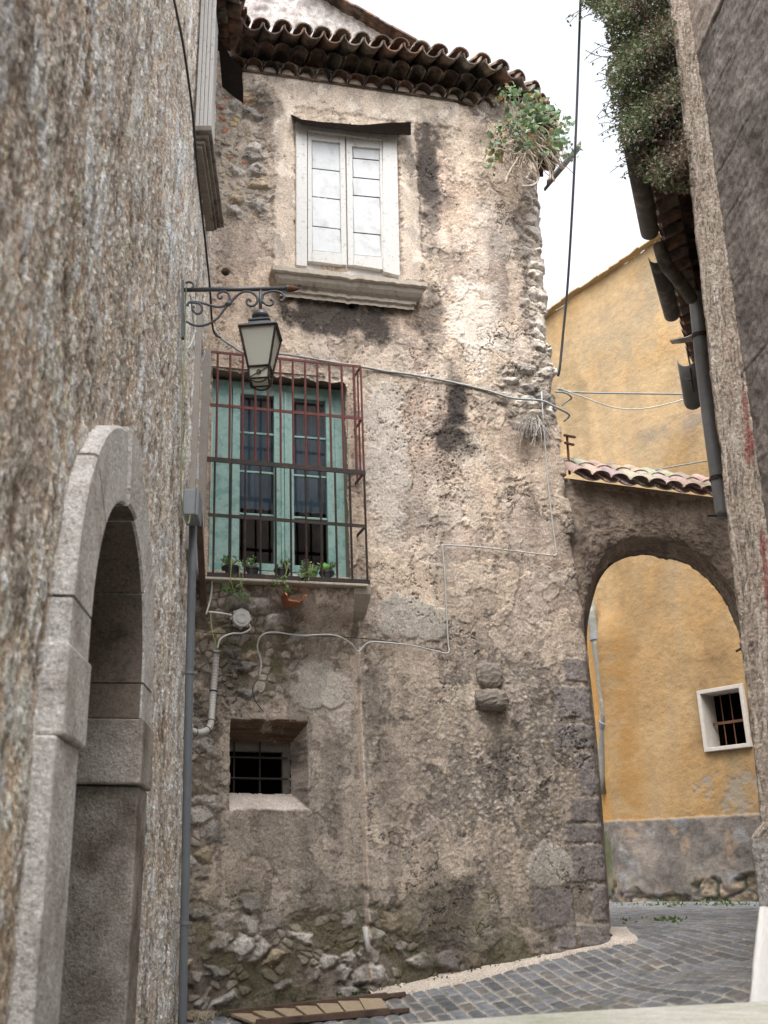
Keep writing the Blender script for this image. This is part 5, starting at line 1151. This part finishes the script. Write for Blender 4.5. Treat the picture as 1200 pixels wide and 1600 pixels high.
# spout at the right of the arch
mb = MB(); p = RC(1168, 1012, 9.0); mb.lathe(p - Zu*.05, [(.03, 0), (.055, .03), (.06, .09), (.048, .10)], 10); mb.tube(smooth_curve([p - Zu*.04, RC(1171, 1030, 9.0), RC(1178, 1055, 9.0), RC(1186, 1090, 9.0)], 5), .025, 8); mb.bar(p + Zu*.02, p + np.array([-.10, 0, -.03]), .02, .02)
tag(mb.build('pipe_spout', surf('greenish_iron', (.09, .10, .085), .7, .3, 20, .2, 40), None, smooth=True), 'small greenish iron spout on the right flank of the archway', 'spout')

# ------------------------------------------------------------------ wall lantern
ly = 6.98; lp = lambda x, y: RC(x, y, ly); zp = lambda X, Y_: lp(260 + X/5, 420 + Y_/5)
lan = empty('wall_lantern', lp(405, 600), 'black wrought iron street lantern hanging from a scrolled bracket on the left wall', 'street lamp')
mb = MB(); mb.tube([zp(130, 165), zp(935, 155)], .016, 12); mb.lathe(zp(930, 155), [(.017, 0), (.026, .012), (.026, .02), (.012, .03)], 12, (1, 0, 0)); 
br = mb.build('bracket', M['lampmetal'], lan, smooth=True)
mb = MB(); mb.lathe(zp(935, 155), [(.014, 0), (.028, .02), (.024, .05), (.003, .105)], 12, (1, 0, 0)); mb.build('finial', M['rustrod'], br, smooth=True)
mb = MB(); a, b = zp(128, 100), zp(128, 545); mb.bar(a, b, .05, .02, (1, 0, 0)); mb.build('wall_plate', M['lampmetal'], br)
mb = MB()
for c_ in ([(140, 410), (165, 415), (200, 435), (260, 445), (330, 430), (400, 385), (450, 320), (490, 275), (540, 220), (590, 185), (640, 178), (690, 200), (712, 240), (695, 280), (660, 290), (632, 275), (630, 245), (650, 240), (660, 255)],
           [(165, 290), (175, 265), (220, 258), (280, 268), (340, 285), (400, 298), (450, 292), (485, 275), (497, 230), (480, 190), (440, 178), (405, 200), (410, 230), (430, 228), (433, 215)],
           [(165, 262), (220, 265), (260, 275), (280, 310), (265, 345), (235, 350), (208, 325), (206, 300), (222, 296)],
           [(745, 250), (760, 200), (800, 180), (850, 175), (900, 190), (920, 220), (905, 250), (885, 245)], [(745, 250), (780, 280), (815, 285), (835, 265), (825, 240), (808, 245)],
           [(150, 110), (180, 103), (205, 112), (212, 135), (200, 150)]):
    mb.tube(smooth_curve([zp(*q) for q in c_], 6), .0095, 8)
c = zp(485, 277); mb.lathe(c - np.array([.02, 0, .012]), [(.016, 0), (.018, .03), (.016, .045)], 8, (.7, 0, .5)); mb.tube([zp(735, 160), zp(735, 335)], .013, 10); mb.build('scrollwork', M['lampmetal'], br, smooth=True)
LX = zp(735, 335)[0]; LZ0 = zp(735, 335)[2]; th = math.radians(-9)
def lq(w_, z_, n=4, r=0.):                                 # square ring of half width w_
    return [np.array([LX + w_*(math.cos(th)*i - math.sin(th)*j), ly + w_*(math.sin(th)*i + math.cos(th)*j), z_]) for i, j in ((-1, -1), (1, -1), (1, 1), (-1, 1))]
zt_, zr_ = 3.875, 3.79; mb = MB()
mb.lathe((LX, ly, zt_), [(.042, -.01), (.042, .03), (.05, .038), (.06, .044), (.064, .056), (.057, .078), (.036, .097), (.012, .105), (.012, .19)], 20)
rings = [lq(.078, zt_ + .004), lq(.078, zt_ - .008), lq(.068, zt_ - .010), lq(.08, zt_ - .032), lq(.108, zt_ - .055), lq(.137, zt_ - .068), lq(.14, zt_ - .082), lq(.127, zt_ - .082)]
for a, b in zip(rings[:-1], rings[1:]): mb.sheet([a + [a[0]], b + [b[0]]])
mb.add(rings[0], [(0, 1, 2, 3)]); mb.build('cap', M['lampmetal'], lan)
zA, zB, zC = zt_ - .082, 3.50, 3.41; wA, wB, wC = .130, .075, .067
mb = MB(); A_, B_, C_ = lq(wA, zA), lq(wB, zB), lq(wC, zC)
for i in range(4):
    j = (i + 1) % 4
    mb.tube([A_[i], B_[i]], .0085, 4); mb.tube([A_[i], A_[j]], .012, 4); mb.tube([B_[i], B_[j]], .009, 4); mb.tube([B_[i], C_[i]], .0075, 4); mb.tube([C_[i], C_[j]], .008, 4)
    # ornamental lower panel
    m = (B_[i] + B_[j] + C_[i] + C_[j])/4; mb.tube([C_[i]*.9 + B_[i]*.1, m, B_[j]*.9 + C_[j]*.1], .004, 4); mb.tube([m + .016*(B_[j] - B_[i])/.17*math.cos(t*math.pi/5) + np.array([0, 0, .016*math.sin(t*math.pi/5)]) for t in range(11)], .004, 4)
    q = (C_[i] + C_[j])/2; mb.tube(smooth_curve([C_[i], C_[i]*.6 + q*.4 - Zu*.022, q - Zu*.032, C_[j]*.6 + q*.4 - Zu*.022, C_[j]], 4), .006, 5)
mb.build('cage', M['blackmetal'], lan)
mb = MB(); a, b, c = lq(wA - .010, zA - .004), lq(wB - .008, zB), lq(wC - .006, zC); 
for p_, q_ in ((a, b), (b, c)):
    for i in range(4): mb.add([p_[i], p_[(i + 1) % 4], q_[(i + 1) % 4], q_[i]], [(0, 1, 2, 3)])
mb.add(c, [(0, 1, 2, 3)]); mb.build('glass', M['lampglass'], lan)

# ------------------------------------------------------------------ plants
def leaves(name, pts, size, cols, parent, seed=1, droop=.3, aspect=.55, nrm=None):
    r = np.random.default_rng(seed); n = len(pts); P = np.array(pts)
    d = r.normal(size=(n, 3)); d[:, 2] -= droop*1.5; d /= np.linalg.norm(d, axis=1, keepdims=True)
    u = np.cross(d, r.normal(size=(n, 3))); u /= np.linalg.norm(u, axis=1, keepdims=True); w_ = np.cross(u, d)
    sz = size*r.uniform(.55, 1.3, (n, 1)); 
    V = np.stack([P, P + d*sz*.45 + u*sz*aspect*.5 + w_*sz*.10, P + d*sz, P + d*sz*.45 - u*sz*aspect*.5 + w_*sz*.10], 1).reshape(-1, 3)
    me = bpy.data.meshes.new(name); fi = np.arange(n)*4
    fc = np.stack([fi, fi + 1, fi + 2, fi, fi + 2, fi + 3], 1).reshape(-1, 3)
    me.from_pydata(V.tolist(), [], fc.tolist()); c = np.array(cols)[r.integers(0, len(cols), n)]*r.uniform(.7, 1.25, (n, 1))
    c4 = np.ones((n, 4, 4), np.float32); c4[..., :3] = c[:, None]; a = me.color_attributes.new('col', 'FLOAT_COLOR', 'POINT'); a.data.foreach_set('color', c4.ravel())
    return link(me, name, M['leaf'], parent)
GR = [(.10, .17, .06), (.08, .15, .065), (.14, .22, .08), (.12, .19, .10), (.17, .24, .13)]
# shrub sprouting from the eave corner
ep = empty('eave_shrub', F.hit(830, 200, .1), 'leafy green shrub with bare trailing stems growing out of the eave corner', 'shrub')
r = random.Random(31); root = F.hit(800, 205, .22); pts = []; st_ = MB()
def fan(px, py, off): return F.hit(px, py, off)
ends = [(770, 250, .35), (768, 215, .35), (775, 240, .3), (790, 150, .45), (800, 140, .4), (815, 160, .45), (830, 150, .4), (845, 175, .45), (850, 190, .4), (860, 170, .3), (875, 185, .3), (885, 200, .35), (870, 215, .4), (855, 225, .45), (835, 205, .5), (820, 190, .5), (880, 225, .3), (865, 235, .4), (845, 240, .45), (800, 180, .45), (785, 200, .4), (825, 225, .5), (888, 235, .3), (810, 205, .5), (840, 165, .45)]
for x, y, o in ends:
    e = fan(x, y, o); p0 = root + np.array([r.uniform(-.05, .15), 0, r.uniform(-.1, .08)]); m = (p0 + e)/2 + np.array([r.uniform(-.08, .08), -.1, r.uniform(-.02, .1)])
    cv = smooth_curve([p0, m, e], 6); st_.tube(cv, [.006*(1 - .6*i/len(cv)) for i in range(len(cv))], 4)
    for _ in range(19): q = e + np.array([r.gauss(0, .05), r.gauss(0, .06), r.gauss(0, .05)]); pts.append(q)
    for _ in range(7): i = r.randrange(4, len(cv)); pts.append(cv[i] + np.array([r.gauss(0, .04), r.gauss(0, .04), r.gauss(0, .04)]))
for c_ in ([(820, 230), (835, 255), (842, 275), (835, 288), (815, 290)], [(815, 235), (825, 245), (830, 262), (822, 280)], [(805, 225), (812, 240), (800, 262), (788, 284)], [(850, 228), (868, 250), (880, 265)], [(800, 235), (790, 232), (805, 218), (828, 232)], [(840, 232), (855, 255), (865, 282)], [(780, 232), (800, 240), (822, 240), (832, 228)], [(830, 220), (850, 240), (858, 262), (860, 280)], [(825, 228), (815, 250), (805, 258)], [(810, 215), (835, 235), (862, 245), (884, 240)]):
    for dlt in (0, 1):
        st_.tube(smooth_curve([fan(x + r.uniform(-3, 3)*dlt, y + r.uniform(-3, 3)*dlt, .42 + r.uniform(-.05, .05)) for x, y in c_], 5), .009, 5)
for _ in range(110):
    a = fan(r.uniform(785, 875), r.uniform(200, 262), .38 + r.uniform(-.1, .1)); st_.tube(smooth_curve([root + np.array([r.uniform(0, .3), 0, r.uniform(-.08, .05)]), a, a + np.array([r.uniform(-.12, .15), r.uniform(-.05, .05), r.uniform(-.20, .0)])], 3), .0048, 3)
st_.build('stems', M['stem'], ep, smooth=True); leaves('foliage', pts, .068, [(q[0]*1.35, q[1]*1.3, q[2]*1.5) for q in GR] + [(.20, .24, .10), (.32, .20, .08)], ep, 3, aspect=.75)
# dry tuft on the facade
dt = empty('dry_plant', Fh(835, 675, .03), 'withered grey tuft of grass hanging on the facade below the cables', 'dry plant')
st_ = MB(); r = random.Random(8); P0 = Fh(833, 662, .0)
for _ in range(150):
    a = r.gauss(-.25, .95); ln = r.uniform(.10, .30); d = F.T*math.sin(a)*.8 + F.N*r.uniform(.15, .8) + Zu*r.uniform(-.6, .5); p1 = P0 + F.T*r.gauss(0, .035) + Zu*r.gauss(0, .03) + d*ln*.5; p2 = p1 + F.T*math.sin(a)*.3*ln - Zu*ln*r.uniform(.3, .8) + F.N*.02
    st_.tube(smooth_curve([P0 + F.T*r.gauss(0, .03), p1, p2], 4), .0028, 3)
st_.build('stalks', M['drygrass'], dt)
st_ = MB(); P0 = F.hit(758, 185, .12)
for _ in range(70):
    d = np.array([r.gauss(0, 1), r.gauss(-.3, .6), r.gauss(-.4, .7)]); d /= np.linalg.norm(d); st_.tube([P0, P0 + d*r.uniform(.05, .14)], .003, 3)
tag(st_.build('dry_tuft', M['drygrass'], None), 'small dry brown tuft under the eave left of the shrub', 'dry plant')
# climber on the right-hand eave
iv = empty('climbing_shrub', E0 + np.array([-.05, .2, .3]), 'dense dark green climber spilling over the gutter beside the right pier', 'climber')
pts = []; st_ = MB(); r = random.Random(77)
prof_ = [(-60, 880, 1040), (0, 905, 1046), (30, 945, 1050), (70, 952, 1056), (110, 948, 1062), (150, 955, 1066), (190, 963, 1072), (225, 972, 1078), (250, 985, 1080), (275, 1005, 1084), (300, 1040, 1086)]
py_ = [q[0] for q in prof_]; xl_ = [q[1] for q in prof_]; xr_ = [q[2] for q in prof_]
pts2 = []
for _ in range(44000):
    y = r.uniform(-60, 300); a = np.interp(y, py_, xl_); b = np.interp(y, py_, xr_); t = r.random()**1.0; x = a + (b - a)*t
    dl = (x - a)
    yy = 6.2 + r.gauss(0, .13) + .12*math.sin(y*.06 + x*.05)
    n_ = math.sin(x*.11 + y*.07) + math.sin(x*.05 - y*.13 + 1) + math.sin(y*.21 + x*.02)
    if n_ < -1.0 and dl < 40 and r.random() < .6: continue
    if y > 240 and r.random() < (y - 240)/75: continue
    if dl < 14 and r.random() < .45: continue
    (pts if r.random() < (.68 if dl < 55 else .30) - (.3 if y > 205 else 0) else pts2).append(RC(x + r.gauss(0, 3), y + r.gauss(0, 3), yy))
for _ in range(150):
    y = r.uniform(-40, 280); a = np.interp(y, py_, xl_); p = RC(a + r.uniform(5, 60), y, 6.35 + r.gauss(0, .1)); d = np.array([r.uniform(-.22, .02), r.uniform(-.1, .1), r.uniform(-.12, .10)])
    st_.tube(smooth_curve([p, p + d*.6 + Zu*r.uniform(-.02, .03), p + d], 3), .003, 3)
    for k in range(5): pts.append(p + d*r.uniform(.4, 1.05) + np.array([r.gauss(0, .012)]*3))
for _ in range(140):
    y = r.uniform(-20, 290); a = np.interp(y, py_, xl_); b = np.interp(y, py_, xr_); p = RC(r.uniform(a + 15, b), y, 6.35 + r.gauss(0, .15)); d = np.clip(np.array([r.gauss(0, .08), r.gauss(0, .06), r.gauss(-.05, .08)]), -.16, .16)
    st_.tube(smooth_curve([p, p + d*.5 + Zu*.03, p + d], 3), .005, 3)
st_.build('stems', surf('brown_twig', (.11, .085, .065), .9, .3, 20, 0), iv)
leaves('foliage', pts, .028, [(.13, .18, .08), (.11, .155, .07), (.17, .23, .10), (.24, .30, .17), (.09, .12, .055)], iv, 5)
leaves('dry_foliage', pts2, .026, [(.17, .135, .10), (.20, .155, .11), (.14, .125, .085), (.25, .18, .125)], iv, 6)
# pot plants on the sill behind the bars
ps = [(361, 893, 'pot', 'wide black pot with trailing succulent at the left end of the window sill', .075), (393, 893, 'pot', 'black pot with upright bushy green plant second from the left on the sill', .06), (441, 896, 'pot', 'black pot with drooping succulent in the middle of the window sill', .065), (483, 897, 'potgreen', 'green pot with pale succulent on the window sill', .07), (511, 898, 'pot', 'dark pot with round bright green succulent at the right end of the sill', .062)]
for i, (x, y, mt_, lab, rr) in enumerate(ps):
    s_ = F.uv(x, y, .17)[0]; c = F.pt(s_, zat(rB, s_) - .020, .16); pe_ = empty('potted_plant', c, lab, 'potted plant', 'potted plants on the barred window sill')
    mb = MB(); hh = .125; mb.lathe(c, [(rr*.75, 0), (rr*1.0, hh*.85), (rr*1.08, hh*.86), (rr*1.08, hh), (rr*.95, hh)], 14); mb.build('pot', M[mt_], pe_, smooth=False)
    mb = MB(); mb.lathe(c + Zu*hh*.9, [(rr*.9, 0), (rr*.85, .008)], 12); mb.build('soil', M['soil'], pe_)
    r = random.Random(i + 50); st_ = MB(); pp = []; top = c + Zu*hh
    for k in range(9):
        a = r.uniform(0, 6.28); d = np.array([math.cos(a)*.05, math.sin(a)*.05, r.uniform(.02, .07)]); e = top + d; st_.tube([top, e], .0035, 4); pp += [e + np.array([r.gauss(0, .014), r.gauss(0, .014), r.gauss(0, .012)]) for _ in range(9)]
    if i in (0, 2, 3):
        for k in range(4 if i == 0 else 2):
            ln = (.30, 0, .24, .10)[i]*r.uniform(.6, 1); sx_ = r.uniform(-.08, .06); q = top + F.T*sx_ + F.N*.10
            cv = smooth_curve([top, q + Zu*.03, q + F.N*.03 - Zu*ln*.5 + F.T*r.uniform(-.04, .04), q + F.N*.02 - Zu*ln + F.T*r.uniform(-.08, .08)], 5); st_.tube(cv, .0035, 4); pp += [cv[-1] + np.array([r.gauss(0, .02), r.gauss(0, .015), r.gauss(0, .015)]) for _ in range(22)] + [cv[-5] + np.array([r.gauss(0, .02)]*3) for _ in range(6)]
    if i == 4:
        mb = MB(); q = top + Zu*.03 - F.T*.02; mb.lathe(q - Zu*.04, [(.01, 0), (.03, .008), (.042, .03), (.044, .045), (.036, .068), (.015, .08)], 14); mb.build('succulent', surf('bright_succulent', (.14, .32, .05), .5, .2, 40, .2, 60), pe_, smooth=True)
    st_.build('stems', surf('green_stem', (.24, .27, .10), .7, .2, 20, 0), pe_); leaves('foliage', pp, .032, [(.12, .24, .07), (.18, .30, .11), (.22, .30, .15)] if i != 3 else [(.26, .33, .22), (.20, .28, .15)], pe_, i + 9, droop=0, aspect=.6)
# weeds on the street
wp = []; r = random.Random(4)
for _ in range(420):
    x = r.choice([r.uniform(1030, 1120), r.uniform(960, 1070), r.uniform(1120, 1195)]); y = r.choice([1416, 1441, 1409]) + r.gauss(0, 1.6)
    if y > 1425 and x > 1070: continue
    p = ghit(x, y); wp.append(p + np.array([r.gauss(0, .04), r.gauss(0, .05), .012]))
tag(leaves('street_weeds', wp, .05, [(.09, .14, .04), (.13, .18, .06)], None, 14, droop=-.5), 'low green weeds growing between the setts by the yellow house', 'weeds', kind='stuff')
wp = []
for _ in range(260):
    t = r.random(); x = 300 + t*560; y = np.interp(x, [300, 600, 750, 860], [1597, 1551, 1519, 1493]) - abs(r.gauss(0, 3)); p = F.hit(x, y, .0); wp.append(p + F.N*r.uniform(-.03, .05))
tag(leaves('wall_foot_weeds', wp, .035, [(.08, .11, .035), (.11, .13, .045), (.12, .10, .05)], None, 15, droop=-.6), 'small weeds growing along the foot of the stone facade', 'weeds', kind='stuff')

# ------------------------------------------------------------------ timber frame lying at the foot of the wall
def timbers():
    pts = [ghit(x, y) for x, y in ((356, 1592), (634, 1559), (400, 1606), (640, 1585))]
    t = empty('timber_frame', (pts[0] + pts[3])/2, 'dark wooden frame of two beams and pale battens lying at the foot of the facade', 'timber frame')
    for a, b in ((pts[0], pts[1]), (pts[2], pts[3])):
        m = MB(); d = (b - a)/np.linalg.norm(b - a); a2 = a + Zu*.05; b2 = b + Zu*.045
        m.bar(a2 - Zu*.018, b2 - d*.14 - Zu*.018, .06, .045); m.bar(b2 - d*.14 - Zu*.02, b2 - Zu*.02, .05, .03); m.build('beam', M['wood'], t, bevel=.004)
    for k in range(7):
        f = .06 + .88*k/6.6*.92; p = pts[0] + (pts[1] - pts[0])*f; q = pts[2] + (pts[3] - pts[2])*f; d = (q - p)/np.linalg.norm(q - p); m = MB(); m.bar(p + d*.03 + Zu*.022, q - d*.03 + Zu*.022, .17, .02); m.build('batten', M['palewood'], t, bevel=.003)
timbers()
